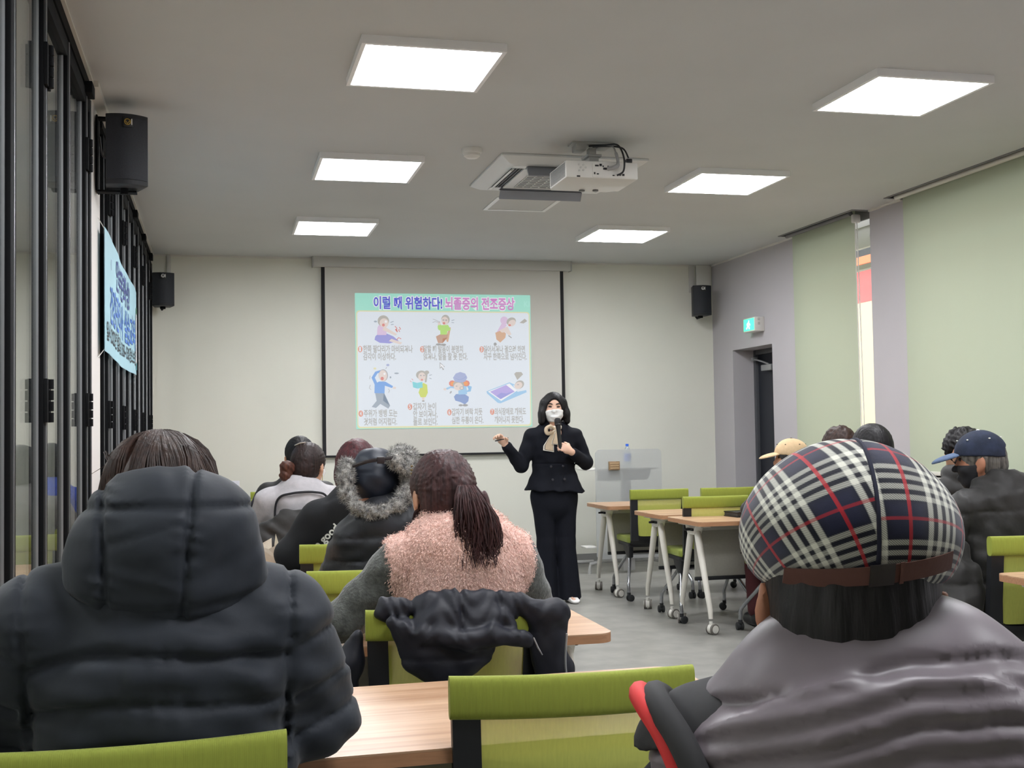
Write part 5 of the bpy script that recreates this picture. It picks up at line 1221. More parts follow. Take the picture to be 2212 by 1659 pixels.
strands(mb, rnd, tail, 900, (0.008, 0.064), 0.0024, 0.014)
for i in range(14): strands(mb, rnd, [tuple(w(-0.07,-0.02,-0.02)), tuple(w(-0.085,0.0,-0.06)), tuple(w(-0.08,0.02,-0.10)), tuple(w(-0.085,0.03,-0.13))], 2, (0.004,0.014), 0.0010, 0.006)
for i in range(10): strands(mb, rnd, [tuple(tie+V3(-0.02,0.01,-0.03)), tuple(tie+V3(-0.03,-0.02,-0.08)), tuple(tie+V3(-0.035,-0.03,-0.13)), tuple(tie+V3(-0.03,-0.035,-0.19))], 2, (0.003,0.012), 0.0010, 0.006)
mb.build('ponytail', H_red, P2)
tcore = SDF(tie-V3(0.10,0.12,0.26), tie+V3(0.12,0.06,0.03), 0.006); tcore.chain(tail[1:7], [0.014,0.026,0.034,0.036,0.032,0.020], 0.02, (1.15,0.6,1)); tcore.disp(lambda X,Y,Z: 0.003*np.sin(X*260+Z*40)+wob(77,(60,60,30),0.004,5)(X,Y,Z)); tcore.build('ponytail_core', H_red, P2)
mb = MB()
for i in range(9): mb.lathe([(0,-0.004),(0.0035,-0.002),(0.0035,0.002),(0,0.004)], 8, M=Matrix.Translation(w(-0.070-0.012*math.sin(i/8*3),0.045-0.014*i*0.6,0.085-0.011*i)))
mb.build('hair_clip', mat('clip_beaded',(150,130,96),0.35,0.5), P2)

# ---------------------------------------------------------------- man in the fur trimmed trapper hat
M_tnav = mat('hat_navy_nylon', (32,38,50), 0.5, spec=0.4, bump=(70,0.15,0.003)); M_fur = mat('fur_grey', (196,194,188), 0.95, noise=(60,0.5), bump=(140,1.0,0.01), sheen=0.4, col2=(74,74,76)); M_blkp = puff('padded_black', (30,32,38), 0.5)
def td3(X, Y, Z): return groove(Z-0.955+0.3*X*X,0.008,0.007)+groove(Z-0.875+0.3*X*X,0.008,0.007)+(groove(X+0.075,0.007,0.006)+groove(X-0.075,0.007,0.006))*(Y<0)+groove(np.abs(X)-0.21,0.008,0.006)+wob(81,(34,34,50),0.004,6)(X,Y,Z)
P3, w, R, g = seated('person', 'man seen from behind in a navy trapper hat with grey fur flaps', (0.565,4.30), 0, M_skin2, sh=0.132, tw=0.92, bx=0.03, head=(-0.005,0.05,1.125), hrot=(-0.2,0.08,-0.35),
    elbows=((-0.160,0.08,0.79),(0.235,0.06,0.80)), wrists=((-0.06,0.33,0.765),(0.10,0.33,0.765)), zsh=0.955, tr=0.014, arm_r=0.054, topm=M_blkp, tdisp=td3, topname='padded_jacket', tores=0.010)
c = MB(); 
fc = SDF((-0.14,-0.14,0.98),(0.16,0.14,1.12), 0.008); 
for i in range(12):
    a0 = -2.9+i*0.42; a1 = a0+0.42; q = g['nb']+V3(0.0,0.01,0.025); fc.cap(q+V3(0.082*math.cos(a0),0.075*math.sin(a0),0.012*math.cos(a0)), q+V3(0.082*math.cos(a1),0.075*math.sin(a1),0.012*math.cos(a1)), 0.024, k=0.01)
fc.disp(wob(83,(160,160,160),0.004,8)); fc.build('fur_collar', M_fur, P3)
ht = SDF((-0.16,-0.18,0.98),(0.17,0.22,1.32), 0.0065)
hc = g['hc']; ht.ell(hc+V3(-0.004,-0.005,0.035), (0.100,0.118,0.108), 0.02, rotm(-0.1,0.15,0)); ht.half((0.25,0.1,-1.0), -(hc[2]-0.070), 0.012); ht.ell(w(0,0.14,-0.06),(0.08,0.09,0.09),0.02,R,'s')
ht.disp(lambda X,Y,Z: groove(Z-hc[2]-0.085+0.25*X,0.004,0.004)+wob(85,(40,40,60),0.0025,6)(X,Y,Z)); hat = ht.build('trapper_hat', M_tnav, P3)
fu = SDF((-0.20,-0.22,0.98),(0.22,0.20,1.30), 0.006); b0 = V3(-0.565,-4.30,0)
path = [(-0.118,-0.01,1.215),(-0.124,-0.035,1.165),(-0.120,-0.06,1.11),(-0.095,-0.095,1.063),(-0.05,-0.12,1.043),(0.0,-0.122,1.045),(0.05,-0.108,1.066),(0.09,-0.080,1.10),(0.112,-0.05,1.15)]
fu.chain(path, [0.016,0.027,0.022,0.019,0.019,0.019,0.022,0.028,0.034], 0.015)
fu.ell((0.112,-0.025,1.175),(0.034,0.055,0.085),0.02,rotm(0,-0.12,0)); fu.ell((0.085,-0.035,1.235),(0.040,0.045,0.035),0.03,rotm(0,0.6,0)); fu.chain([(0.085,-0.085,1.19),(0.05,-0.085,1.222),(0.045,-0.06,1.245)],[0.022,0.024,0.02],0.02); fu.ell((-0.118,-0.012,1.185),(0.022,0.04,0.05),0.02)
fu.disp(wob(87,(150,150,150),0.004,9)); fum = fu.mesh('fur_flaps'); fuo = place('fur_flaps', fum, M_fur, hat)
vc = np.empty(len(fum.vertices)*3, np.float32); fum.vertices.foreach_get('co', vc); vc = vc.reshape(-1,3); vn = np.empty(len(fum.vertices)*3, np.float32); fum.vertex_normals.foreach_get('vector', vn); vn = vn.reshape(-1,3)
sel = rs.choice(len(vc), 9000); p0 = vc[sel]; nn = vn[sel]; tg = rs.normal(0,1,(len(sel),3)); sdv = np.cross(nn, tg); sdv /= np.linalg.norm(sdv,axis=1)[:,None]; sdv *= 0.0011
p2 = p0+nn*0.010+tg*0.004; n = len(sel); I = np.arange(n); fm = bpy.data.meshes.new('fur_pile'); fm.from_pydata(np.concatenate([p0-sdv,p0+sdv,p2]).tolist(), [], np.stack([I,I+n,I+2*n],1).tolist()); fm.update(); fo = place('fur_pile', fm, M_fur, fuo); fo['kind'] = 'stuff'
MB().tube(curve_pts([(-0.098,-0.06,1.205),(-0.05,-0.108,1.222),(0.0,-0.118,1.228),(0.05,-0.10,1.235)]), 0.007, n=6, flat=(Vector((0,1,0)),0.4)).box(-0.022,0.004,-0.128,-0.118,1.213,1.237,0.002).build('hat_strap', M_bck, hat)

# ---------------------------------------------------------------- person with burgundy hair and black hoodie
M_hood = mat('hoodie_black', (20,22,26), 0.9, noise=(50,0.1), bump=(160,0.2,0.002))
P4, w, R, g = seated('person', 'person with burgundy bobbed hair in a black hoodie with white lettering', (0.605,5.30), 0, M_skin, sh=0.175, head=(0.0,0.05,1.168), hrot=(-0.05,0,-0.2), elbows=((-0.29,0.04,0.80),(0.28,0.06,0.80)), zsh=0.965, tr=0.022, arm_r=0.062, topm=M_hood, topname='hoodie')
hd = SDF((-0.2,-0.2,0.95),(0.2,0.14,1.16), 0.009); q = g['nb']
for i in range(10):
    a0 = 2.7+i*0.42; a1 = a0+0.42; hd.cap(q+V3(0.095*math.cos(a0),0.085*math.sin(a0)-0.01,0.01+0.018*math.sin(a0)), q+V3(0.095*math.cos(a1),0.085*math.sin(a1)-0.01,0.01+0.018*math.sin(a1)), 0.040, k=0.02)
hd.ell(q+V3(0,-0.09,-0.03),(0.10,0.05,0.06),0.04); hd.disp(wob(91,(40,40,60),0.004,6)); hd.build('hood', M_hood, P4)
hr = SDF((-0.15,-0.15,1.0),(0.15,0.20,1.33), 0.0075); hair_shell(hr, w, R, 1.0, 0.016, side=0.012); hr.ell(w(0,-0.035,-0.045),(0.092,0.078,0.085),0.03,R); hr.ell(w(0,0.115,-0.06),(0.075,0.09,0.10),0.02,R,'s')
hr.disp(lambda X,Y,Z: 0.002*np.sin(np.arctan2(X,Y+0.02)*50)+wob(93,(50,50,20),0.002,5)(X,Y,Z)); hr.build('hair', H_burg, P4)
from mathutils.bvhtree import BVHTree
hm = [c_ for c_ in P4.children if c_.name.startswith('hoodie')][0].data
bvh = BVHTree.FromPolygons([v_.co for v_ in hm.vertices], [list(f_.vertices) for f_ in hm.polygons])
me = text_mesh('e good', 0.046, 0.0014)
b = bmesh.new(); b.from_mesh(me); bmesh.ops.triangulate(b, faces=list(b.faces)); b.to_mesh(me); b.free()
for v_ in me.vertices:
    a = 0.80; x = v_.co.x*math.cos(a)-v_.co.y*math.sin(a)-0.185; z = v_.co.x*math.sin(a)+v_.co.y*math.cos(a)+0.825
    hit = bvh.ray_cast(Vector((x,-1,z)), Vector((0,1,0)))[0]
    v_.co = Vector((x, (hit.y if hit else -0.12)-0.004, z))
place('lettering', me, mat('print_white',(226,226,222),0.7), P4)

# ---------------------------------------------------------------- woman with a hair bun and grey jacket
M_gj = mat('jacket_light_grey', (178,175,178), 0.85, noise=(40,0.08), bump=(60,0.3,0.003)); M_pipe = mat('piping_black', (24,24,30), 0.7)
P5, w, R, g = seated('person', 'woman with a low hair bun and light grey jacket with black piping', (0.425,6.36), 0, M_skin, sh=0.172, head=(0.042,0.04,1.158), hrot=(-0.05,0.03,-0.55), elbows=((-0.23,0.06,0.82),(0.25,0.06,0.82)), zsh=0.99, tr=0.008, arm_r=0.060, topm=M_gj, topname='jacket', collar=0.03, tores=0.010)
def tors_y(x, z): return -0.118*math.sqrt(max(0.05,1-(x/0.19)**2))-0.012-0.012
pp = [(-0.135,tors_y(-0.135,0.7)+0.006,0.62),(-0.140,tors_y(-0.14,0.8),0.80),(-0.138,tors_y(-0.138,0.9),0.95),(-0.115,tors_y(-0.115,1),1.005),(-0.06,tors_y(-0.06,1)+0.004,1.022),(0.0,tors_y(0,1)+0.006,1.028),(0.06,tors_y(0.06,1)+0.004,1.026),(0.115,tors_y(0.115,1),1.01),(0.138,tors_y(0.138,0.9),0.95),(0.14,tors_y(0.14,0.8),0.8),(0.135,tors_y(0.135,0.7)+0.006,0.62)]
MB().tube(curve_pts(pp,5), 0.006, n=6).build('piping', M_pipe, P5)
hr = SDF((-0.12,-0.18,0.98),(0.19,0.20,1.32), 0.0065); hair_shell(hr, w, R, 1.0, 0.011)
hr.disp(lambda X,Y,Z: 0.0018*np.sin(np.arctan2(X-0.0,Z-1.16)*40)+wob(95,(60,60,60),0.001,5)(X,Y,Z)); hr.build('hair', H_dkbrown, P5)
bn = SDF((-0.14,-0.22,1.03),(0.08,0.0,1.24), 0.006); bc = w(-0.06,-0.128,-0.02); bn.ell(bc+V3(0.0,0,0.012),(0.036,0.034,0.032),0.01); bn.ell(bc+V3(-0.006,0.0,-0.034),(0.032,0.032,0.034),0.012); bn.ell(bc+V3(0.035,0.02,0.0),(0.03,0.03,0.03),0.02)
bn.disp(lambda X,Y,Z: 0.002*np.sin(X*180+Z*220)); bn.build('hair_bun', H_bronze, P5)
MB().tube([tuple(w(-0.055,-0.055,0.105)),tuple(w(-0.02,-0.06,0.118)),tuple(w(0.01,-0.06,0.122))], 0.004, n=8).build('hair_clip', mat('clip_silver',(196,190,186),0.25,0.8), P5)
MB().tube([tuple(w(0.088,0.0,0.0)),tuple(w(0.075,0.06,-0.03)),tuple(w(0.05,0.09,-0.05))], 0.0012, n=5).build('mask_cord', M_mask, P5)
MB().tube([tuple(w(0.086,-0.005,-0.045)),tuple(w(0.088,-0.005,-0.075))], 0.002, n=6).build('earring', M_gold, P5)
mk = SDF(w(0,0.06,-0.05)-0.10, w(0,0.06,-0.05)+0.10, 0.006); head_sdf(mk, w(0,0,0), R, 1.06, None); mk.half(tuple(-(R@V3(0,1,0))), -float((R@V3(0,1,0))@w(0,0.045,0)), 0.004); mk.half(tuple(R@V3(0,0,1)), float((R@V3(0,0,1))@w(0,0,-0.012)), 0.004); mk.build('face_mask', M_mask, P5)

# ---------------------------------------------------------------- further listeners
def listener(label, loc, head, hrot, hm, tm, topname='jacket', sk=None, th=0.014, zsh=0.99, curly=0.0, long=0.0, **kw):
    r, w, R, g = seated('person', label, loc, 0, sk or M_skin, head=head, hrot=hrot, zsh=zsh, topm=tm, topname=topname, tores=0.014, res=0.012, **kw)
    hr = SDF(np.array(head)-V3(0.17,0.19,0.20), np.array(head)+V3(0.17,0.19,0.17), 0.0075); hair_shell(hr, w, R, 1.0, th)
    if long: hr.ell(w(0,-0.03,-0.05),(0.092,0.08,long),0.03,R); hr.ell(w(0,0.115,-0.06),(0.075,0.09,0.11),0.02,R,'s')
    if curly: hr.disp(wob(7,(120,120,120),curly,9))
    hr.disp(lambda X,Y,Z: 0.0018*np.sin(np.arctan2(X-head[0],Y-head[1])*44)); hr.build('hair', hm, r)
    return r, w, R, g
M_dkj = puff('padded_charcoal', (40,39,38), 0.62); M_blue = mat('jumper_blue', (44,74,176), 0.9, noise=(60,0.2), bump=(120,0.5,0.005)); M_gtop_ = mat('top_grey', (120,118,116), 0.9, noise=(40,0.1)); M_maroon = mat('trouser_maroon', (72,26,30), 0.85)
listener('person with short black hair directly behind the grey jacket woman', (0.47,7.40), (0.02,0.04,1.19), (0,0,0.1), H_black, M_dkj)
P7, w, R, g = listener('person in a beige peaked cap facing left beside the door', (3.60,6.98), (-0.02,0.05,1.12), (0,0,1.25), H_dgrey, M_dkj, botm=M_maroon)
def ball_cap(par, w, R, m, mbill, studs=None, tilt=0.0):
    hc = w(0,0,0); c = SDF(hc-V3(0.19,0.19,0.04), hc+V3(0.19,0.19,0.18), 0.006); Rt = R@rotm(tilt,0,0)
    o = w(0,-0.006,0.035); c.ell(o, (0.094,0.110,0.098), 0.01, Rt)
    dn = Rt@V3(0,0.12,-1.0); c.half(tuple(dn), float(dn@w(0,0,0.022)), 0.004)
    gap = SDF.ell; c.ell(w(0,-0.115,0.032), (0.035,0.04,0.024), 0.006, Rt, 's')
    q = lambda X,Y,Z: (R[0,0]*(X-o[0])+R[1,0]*(Y-o[1])+R[2,0]*(Z-o[2]), R[0,1]*(X-o[0])+R[1,1]*(Y-o[1])+R[2,1]*(Z-o[2]))
    c.disp(lambda X,Y,Z: sum(groove(np.cos(k)*q(X,Y,Z)[0]+np.sin(k)*q(X,Y,Z)[1], 0.0018, 0.002) for k in (0,PI/3,2*PI/3))+wob(3,(30,30,30),0.0015,4)(X,Y,Z))
    co = c.build('peaked_cap', m, par)
    b = SDF(hc-V3(0.24,0.24,0.06), hc+V3(0.24,0.24,0.12), 0.006); b.ell(w(0,0.125,0.020), (0.076,0.078,0.020), 0.01, Rt@rotm(-0.22,0,0)); 
    b.ell(w(0,0.120,0.004), (0.085,0.09,0.022), 0.005, Rt@rotm(-0.22,0,0), 's'); b.ell(o,(0.090,0.104,0.09),0.002,Rt,'s'); b.build('bill', mbill, co)
    bt = MB().lathe([(0.009,-0.002),(0.007,0.003),(0,0.005)], 12, M=Matrix.Translation(o+Rt@V3(0,0,0.098))); bt.build('cap_button', studs or m, co)
    if studs:
        for k in range(6):
            a = k*PI/3+0.5; p = V3(0.094*0.80*math.cos(a), 0.110*0.80*math.sin(a), 0.098*0.60)
            MB().lathe([(0,-0.003),(0.0045,-0.001),(0.0045,0.002),(0,0.0035)], 10, M=Matrix.Translation(o+Rt@p*1.015)).build('eyelet', studs, co)
    return co
M_beige = mat('cap_beige', (206,178,140), 0.9, noise=(40,0.08)); ball_cap(P7, w, R, M_beige, M_beige, mat('eyelet_brown',(70,60,50),0.6))
listener('person with tousled brown hair on the right, before the window gap', (3.52,6.26), (0.0,0.04,1.195), (0,0,0.2), H_brown, M_dkj, th=0.018, curly=0.003)
P9, w, R, g = listener('woman with smooth black hair and a white clip on the right', (3.28,5.50), (0.0,0.04,1.20), (0,0,0.1), H_black, M_dkj, th=0.020, long=0.10, elbows=((-0.24,0.10,0.80),(0.22,0.10,0.80)))
MB().lathe([(0,-0.005),(0.012,-0.003),(0.012,0.003),(0,0.005)], 10, M=Matrix.Translation(w(0.035,-0.112,-0.02)) @ Matrix.Rotation(1.5,4,'X')).build('hair_clip', M_bwhite, P9)
MB().lathe([(0,-0.004),(0.005,0),(0,0.004)], 10, M=Matrix.Translation(w(-0.09,-0.005,-0.045))).build('earring', M_gold, P9)
def hoodtop(t, c):
    for i in range(9):
        a0 = 2.7+i*0.46; a1 = a0+0.46; q = c['nb']; t.cap(q+V3(0.10*math.cos(a0),0.09*math.sin(a0),0.02), q+V3(0.10*math.cos(a1),0.09*math.sin(a1),0.02), 0.045, k=0.02)
listener('person with curly black hair and dark hooded coat behind the blue cap', (3.87,5.58), (0.0,0.04,1.178), (0,0,0.4), H_black, M_dkj, th=0.018, curly=0.006, top=hoodtop, elbows=((-0.22,0.10,0.80),(0.24,0.10,0.80)))
P13, w, R, g = listener('masked person with dark grey hair sitting close to the glass doors', (-0.24,6.36), (0,0.04,1.165), (0,0,0.15), H_dgrey, M_gtop_)
mk = SDF(w(0,0.06,-0.05)-0.10, w(0,0.06,-0.05)+0.10, 0.007); head_sdf(mk, w(0,0,0), R, 1.05, None); mk.half(tuple(-(R@V3(0,1,0))), -float((R@V3(0,1,0))@w(0,0.03,0)), 0.004); mk.half(tuple(R@V3(0,0,1)), float((R@V3(0,0,1))@w(0,0,-0.012)), 0.004); mk.build('face_mask', M_mask, P13)
listener('person in a bright blue jumper by the wall, seen mirrored in the glass doors', (-0.25,7.40), (0,0.04,1.17), (0,0,0), H_black, M_blue, topname='jumper')

# ---------------------------------------------------------------- man in the blue denim cap (right edge)
M_den = mat('denim_blue', (34,43,64), 0.9, noise=(26,0.35), bump=(300,0.3,0.002)); M_den2 = mat('denim_faded', (84,102,132), 0.9, noise=(26,0.2))
def td11(X, Y, Z): return groove(Z-0.955+0.25*(X-0.02)**2,0.006,0.006)+groove(np.abs(X-0.01)-0.205,0.008,0.006)+wob(101,(30,30,46),0.0045,6)(X,Y,Z)+wob(102,(70,70,90),0.0015,6)(X,Y,Z)
P11, w, R, g = seated('person', 'man in a blue denim cap and dark jacket at the right edge, looking left', (3.285,4.52), 0, M_skin2, sh=0.185, head=(-0.055,0.05,1.160), hrot=(-0.08,0.0,0.95), elbows=((-0.31,0.08,0.79),(0.30,0.05,0.82)), wrists=((-0.30,0.34,0.77),(0.14,0.32,0.77)), zsh=(0.965,1.0), bx=0.01, tr=0.028, arm_r=0.066, topm=M_dkj, tdisp=td11, collar=0.04, tores=0.010)
hr = SDF((-0.22,-0.14,1.0),(0.12,0.24,1.32), 0.0065); hair_shell(hr, w, R, 1.0, 0.008); hr.disp(wob(103,(140,140,140),0.002,8)); hr.build('hair', H_grey, P11)
ball_cap(P11, w, R, M_den, M_den2, mat('eyelet_white',(232,232,226),0.5))
mk = SDF(w(0,0.06,-0.05)-0.11, w(0,0.06,-0.05)+0.11, 0.006); head_sdf(mk, w(0,0,0), R, 1.05, None); mk.half(tuple(-(R@V3(0,1,0))), -float((R@V3(0,1,0))@w(0,0.012,0)), 0.004); mk.half(tuple(R@V3(0,0,1)), float((R@V3(0,0,1))@w(0,0,-0.012)), 0.004); mk.build('face_mask', M_maskk, P11)
ct = SDF((-0.46,-0.28,0.38),(-0.12,0.16,0.86), 0.009)
ct.chain([(-0.245,-0.06,0.78),(-0.285,-0.10,0.68),(-0.30,-0.12,0.56),(-0.30,-0.12,0.47)], [0.05,0.065,0.075,0.07], 0.03, (1,0.7,1)); ct.chain([(-0.25,-0.13,0.7),(-0.25,-0.15,0.5)], [0.05,0.055], 0.03, (1,0.6,1))
ct.disp(lambda X,Y,Z: groove(Z-0.655,0.006,0.006)+wob(107,(46,46,30),0.006,6)(X,Y,Z)); ct.build('jacket_hem', M_dkj, P11)

# ---------------------------------------------------------------- jackets hung over chairs
def garment(name, label, lo, hi, res, m, fn, disp, loc, rz=0.0):
    s = SDF(lo, hi, res); fn(s); s.disp(disp); r = empty(name, loc, rz, label, 'jacket'); s.build('shell', m, r); return r
M_dj = mat('down_jacket_black', (26,28,38), 0.55, spec=0.35, noise=(30,0.1), bump=(40,0.15,0.003))
def dj(s):
    s.chain([(-0.175,-0.012,0.862),(0.0,-0.035,0.868),(0.165,-0.012,0.862)], [0.034,0.042,0.036], 0.02, (1,0.8,1))
    s.ell((-0.005,-0.055,0.815),(0.165,0.034,0.055),0.03); s.ell((-0.03,-0.055,0.765),(0.125,0.030,0.075),0.03); s.ell((-0.035,-0.055,0.72),(0.075,0.026,0.05),0.03)
    s.chain([(-0.165,-0.06,0.838),(-0.09,-0.085,0.806),(0.02,-0.094,0.79),(0.09,-0.09,0.80),(0.175,-0.075,0.782)], [0.014,0.020,0.024,0.026,0.022], 0.012)
    s.chain([(0.205,-0.02,0.848),(0.265,-0.015,0.838)], [0.026,0.034], 0.015); s.chain([(0.262,-0.01,0.835),(0.250,-0.01,0.77),(0.268,0.0,0.69),(0.275,0.01,0.56)], [0.036,0.038,0.042,0.048], 0.02, (1,0.8,1)); s.chain([(0.225,-0.02,0.80),(0.23,-0.02,0.56)], [0.028,0.032], 0.02, (1,0.6,1))
    s.chain([(-0.248,0.03,0.79),(-0.275,0.04,0.72),(-0.30,0.06,0.60)], [0.018,0.035,0.045], 0.02)
r = garment('down_jacket', 'black down jacket draped over the green chair back behind the pink vest', (-0.38,-0.16,0.48), (0.36,0.14,0.93), 0.0065, M_dj, dj,
    lambda X,Y,Z: (groove(X+0.115,0.008,0.007)+groove(X-0.01,0.008,0.007)+groove(X-0.115-0.15*(0.85-Z),0.008,0.007))*(Z>0.815)+groove(Z-0.742,0.004,0.006)*(np.abs(X)<0.15)+wob(111,(34,34,50),0.004,7)(X,Y,Z)+0.002*np.sin(Z*130+6*np.sin(X*40)+X*60)*(Z>0.79)+wob(112,(90,90,120),0.0013,6)(X,Y,Z), (0.598,3.078,0), -0.07)
MB().tube([(0.19,-0.10,0.79),(0.20,-0.105,0.765),(0.212,-0.10,0.745)], [0.002,0.0025,0.0015], n=6).build('zip_pull', M_silver, r)
MB().tube(curve_pts([(0.285,-0.062,0.79),(0.282,-0.055,0.7),(0.3,-0.05,0.6)]), 0.003, n=6).build('zip', M_silver, r)
garment('winter_coat', 'dark winter coat heaped over the chair beside the grey jacket woman', (-0.24,-0.16,0.56), (0.24,0.16,0.96), 0.010, M_dkj,
    lambda s: (s.chain([(-0.12,0,0.83),(0.0,0,0.88),(0.14,0,0.89)],[0.05,0.06,0.05],0.03,(1,0.8,1)), s.chain([(-0.14,-0.01,0.80),(-0.05,-0.03,0.75),(0.02,-0.03,0.66),(0.06,-0.03,0.60)],[0.04,0.06,0.06,0.06],0.04,(1,0.7,1)), s.chain([(0.1,-0.02,0.84),(0.1,-0.03,0.66)],[0.07,0.07],0.04,(1,0.6,1))),
    lambda X,Y,Z: wob(115,(40,40,50),0.007,7)(X,Y,Z), (0.335,6.17,0), 0.1)
# ---------------------------------------------------------------- standing presenter with microphone
M_suit = mat('suit_black', (20,22,30), 0.85, spec=0.2, noise=(60,0.1), bump=(120,0.1,0.002)); M_scarf = mat('scarf_beige', (206,186,158), 0.6, noise=(20,0.06)); M_scd = mat('scarf_dark_line', (60,52,48), 0.6); M_scw = mat('scarf_cream', (232,226,212), 0.6)
P0 = empty('person', (2.54,8.95,0), 0, 'standing woman in a black trouser suit with white mask speaking into a microphone', 'person')
Rh = rotm(0.0,-0.03,PI-0.24); hc = V3(0.004,-0.02,1.502); nb0 = V3(0.0,0.0,1.345)
SLp, SRp = V3(-0.172,0.0,1.295), V3(0.182,0.0,1.292)
EL, WL = V3(-0.262,0.0,1.06), V3(-0.405,-0.10,1.225)
ER, WR = V3(0.262,-0.01,1.075), V3(0.085,-0.205,1.165)
s = SDF((-0.52,-0.36,0.0),(0.36,0.22,1.64), 0.0085)
w = head_sdf(s, hc, Rh, 1.0, nb0)
s.chain([(0,0,0.90),(0,0,1.08),(0,0,1.24),nb0], [0.135,0.115,0.12,0.05], 0.04, (1,0.7,1))
for S_, E_, W_ in ((SLp,EL,WL),(SRp,ER,WR)): s.chain([nb0-V3(0,0,0.05),S_,E_,W_], [0.05,0.045,0.036,0.025], 0.03)
hand_sdf(s, WL, (-0.62,-0.25,0.72), (0.3,0.55,0.5), -1, 0.75, 0.95)
hand_sdf(s, WR, (-0.80,-0.30,0.42), (0.25,-0.95,0.15), 1, 1.15, 0.95)
for sx, x0 in ((-1,-0.072),(1,0.100)):
    s.chain([(sx*0.08,0,0.86),(x0,0,0.46),(x0+sx*0.005,0,0.07)], [0.070,0.042,0.030], 0.03); s.cap((x0,0.015,0.034),(x0+sx*0.010,-0.11,0.024),0.026,0.020,0.02)
s.build('body', M_skinp, P0)
# jacket with peplum
j = SDF((-0.50,-0.36,0.82),(0.36,0.22,1.42), 0.0075)
j.chain([(0,0,1.02),(0,0,1.08),(0.0,0,1.20),(0.0,0,1.27)], [0.152,0.148,0.172,0.15], 0.04, (1,0.66,1)); j.cap(SLp+V3(0.02,0,-0.012), SRp+V3(-0.02,0,-0.012), 0.056, k=0.05); j.chain([nb0-V3(0,0,0.06),nb0-V3(0,0,0.012)],[0.085,0.064],0.03)
j.chain([(0,0,1.06),(0.008,0,0.80)], [0.146,0.272], 0.02, (1,0.62,1))
j.half((-0.06,0,-1.0), -0.862, 0.008)
for S_, E_, W_, e in ((SLp,EL,WL,0.10),(SRp,ER,WR,0.16)): j.chain([S_-V3(0,0,0.01),E_,W_-(W_-E_)*e], [0.064,0.052,0.043], 0.025)
j.ell(nb0+V3(0,-0.075,0.0),(0.045,0.06,0.10),0.015,None,'s')
j.disp(lambda X,Y,Z: 0.006*np.cos(np.arctan2(X,Y)*7+0.6)*np.clip((1.05-Z)/0.2,0,1)*(np.abs(X)<0.3)*(Z<1.05)+groove(Z-1.075,0.006,0.006)*(np.abs(X)<0.17)*(np.abs(Y)<0.16)+wob(201,(30,30,40),0.003,6)(X,Y,Z)+groove(X-0.045,0.003,0.003)*(Y<-0.05)*(np.abs(X)<0.1))
jk = j.build('suit_jacket', M_suit, P0)
M_btn = mat('button_dark', (60,60,66), 0.25, 0.3)
for x, z in ((-0.052,1.055),(0.044,1.055),(-0.048,0.955),(0.046,0.957)):
    yb = -0.10-0.30*max(0,1.06-z)*0.9
    MB().lathe([(0,0.004),(0.010,0.003),(0.011,-0.002),(0.007,-0.004),(0.006,-0.001),(0,-0.001)], 14, M=Matrix.Translation((x,yb-0.008,z)) @ Matrix.Rotation(-PI/2,4,'X') @ Matrix.Scale(-1,4,Vector((0,0,1)))).build('button', M_btn, jk)
# flared trousers
t = SDF((-0.26,-0.20,0.0),(0.30,0.20,0.95), 0.0085)
t.cap((0,0,0.90),(0,0,0.80),0.168,0.172,0.03,(1,0.66,1))
for sx, x0, x1 in ((-1,-0.072,-0.066),(1,0.090,0.100)):
    t.chain([(sx*0.088,0,0.82),(x0,0.0,0.46),(x1+sx*0.004,0.0,0.03)], [0.098,0.070,0.104], 0.018, (1,0.8,1))
t.half((0,0,-1), -0.028, 0.006); t.disp(lambda X,Y,Z: 0.006*np.cos(X*60)*np.clip((0.5-Z)/0.4,0,1)+wob(203,(40,30,12),0.002,5)(X,Y,Z)); t.build('trousers', M_suit, P0)
for x0, sx in ((-0.072,-1),(0.108,1)):
    q = SDF((x0-0.07,-0.22,0),(x0+0.07,0.1,0.1), 0.006); q.cap((x0,0.03,0.035),(x0+sx*0.012,-0.125,0.030),0.040,0.036,0.01); q.half((0,0,-1),-0.003,0.006); q.half((0,-0.30,1.0),0.068,0.006); q.ell((x0,-0.02,0.078),(0.026,0.06,0.03),0.006,None,'s'); q.build('shoe', mat('shoe_white',(232,230,228),0.4), P0)
# hair: chin length bob parted to the side
h = SDF((-0.17,-0.18,1.33),(0.17,0.16,1.66), 0.006)
h.ell(hc+V3(-0.002,0.012,0.026),(0.090,0.112,0.104),0.02)
for sx in (-1,1): h.chain([hc+V3(sx*0.078,0.0,0.04),hc+V3(sx*0.094,-0.010,-0.04),hc+V3(sx*(0.100 if sx > 0 else 0.106),-0.020,-0.095)], [0.036,0.034,0.030], 0.03, (0.8,1.3,1))
h.chain([hc+V3(0,0.06,0.0),hc+V3(0,0.07,-0.09)], [0.075,0.070], 0.04, (1.15,0.7,1))
Q = lambda x, d, z: hc+V3(0.97*x-0.24*d, -0.24*x-0.97*d, z); Rq = rotm(0,0,-0.24)
h.ell(Q(0.0,0.122,-0.025),(0.082,0.088,0.100),0.008,Rq,'s'); h.ell(Q(0.0,0.07,-0.12),(0.064,0.09,0.09),0.012,Rq,'s'); h.ell(Q(0.008,0.130,0.042),(0.064,0.062,0.058),0.010,Rq,'s')
h.disp(lambda X,Y,Z: 0.0016*np.sin(np.arctan2(X-0.02,Y)*48)+wob(205,(40,40,10),0.0016,5)(X,Y,Z)); h.build('hair', H_black, P0)
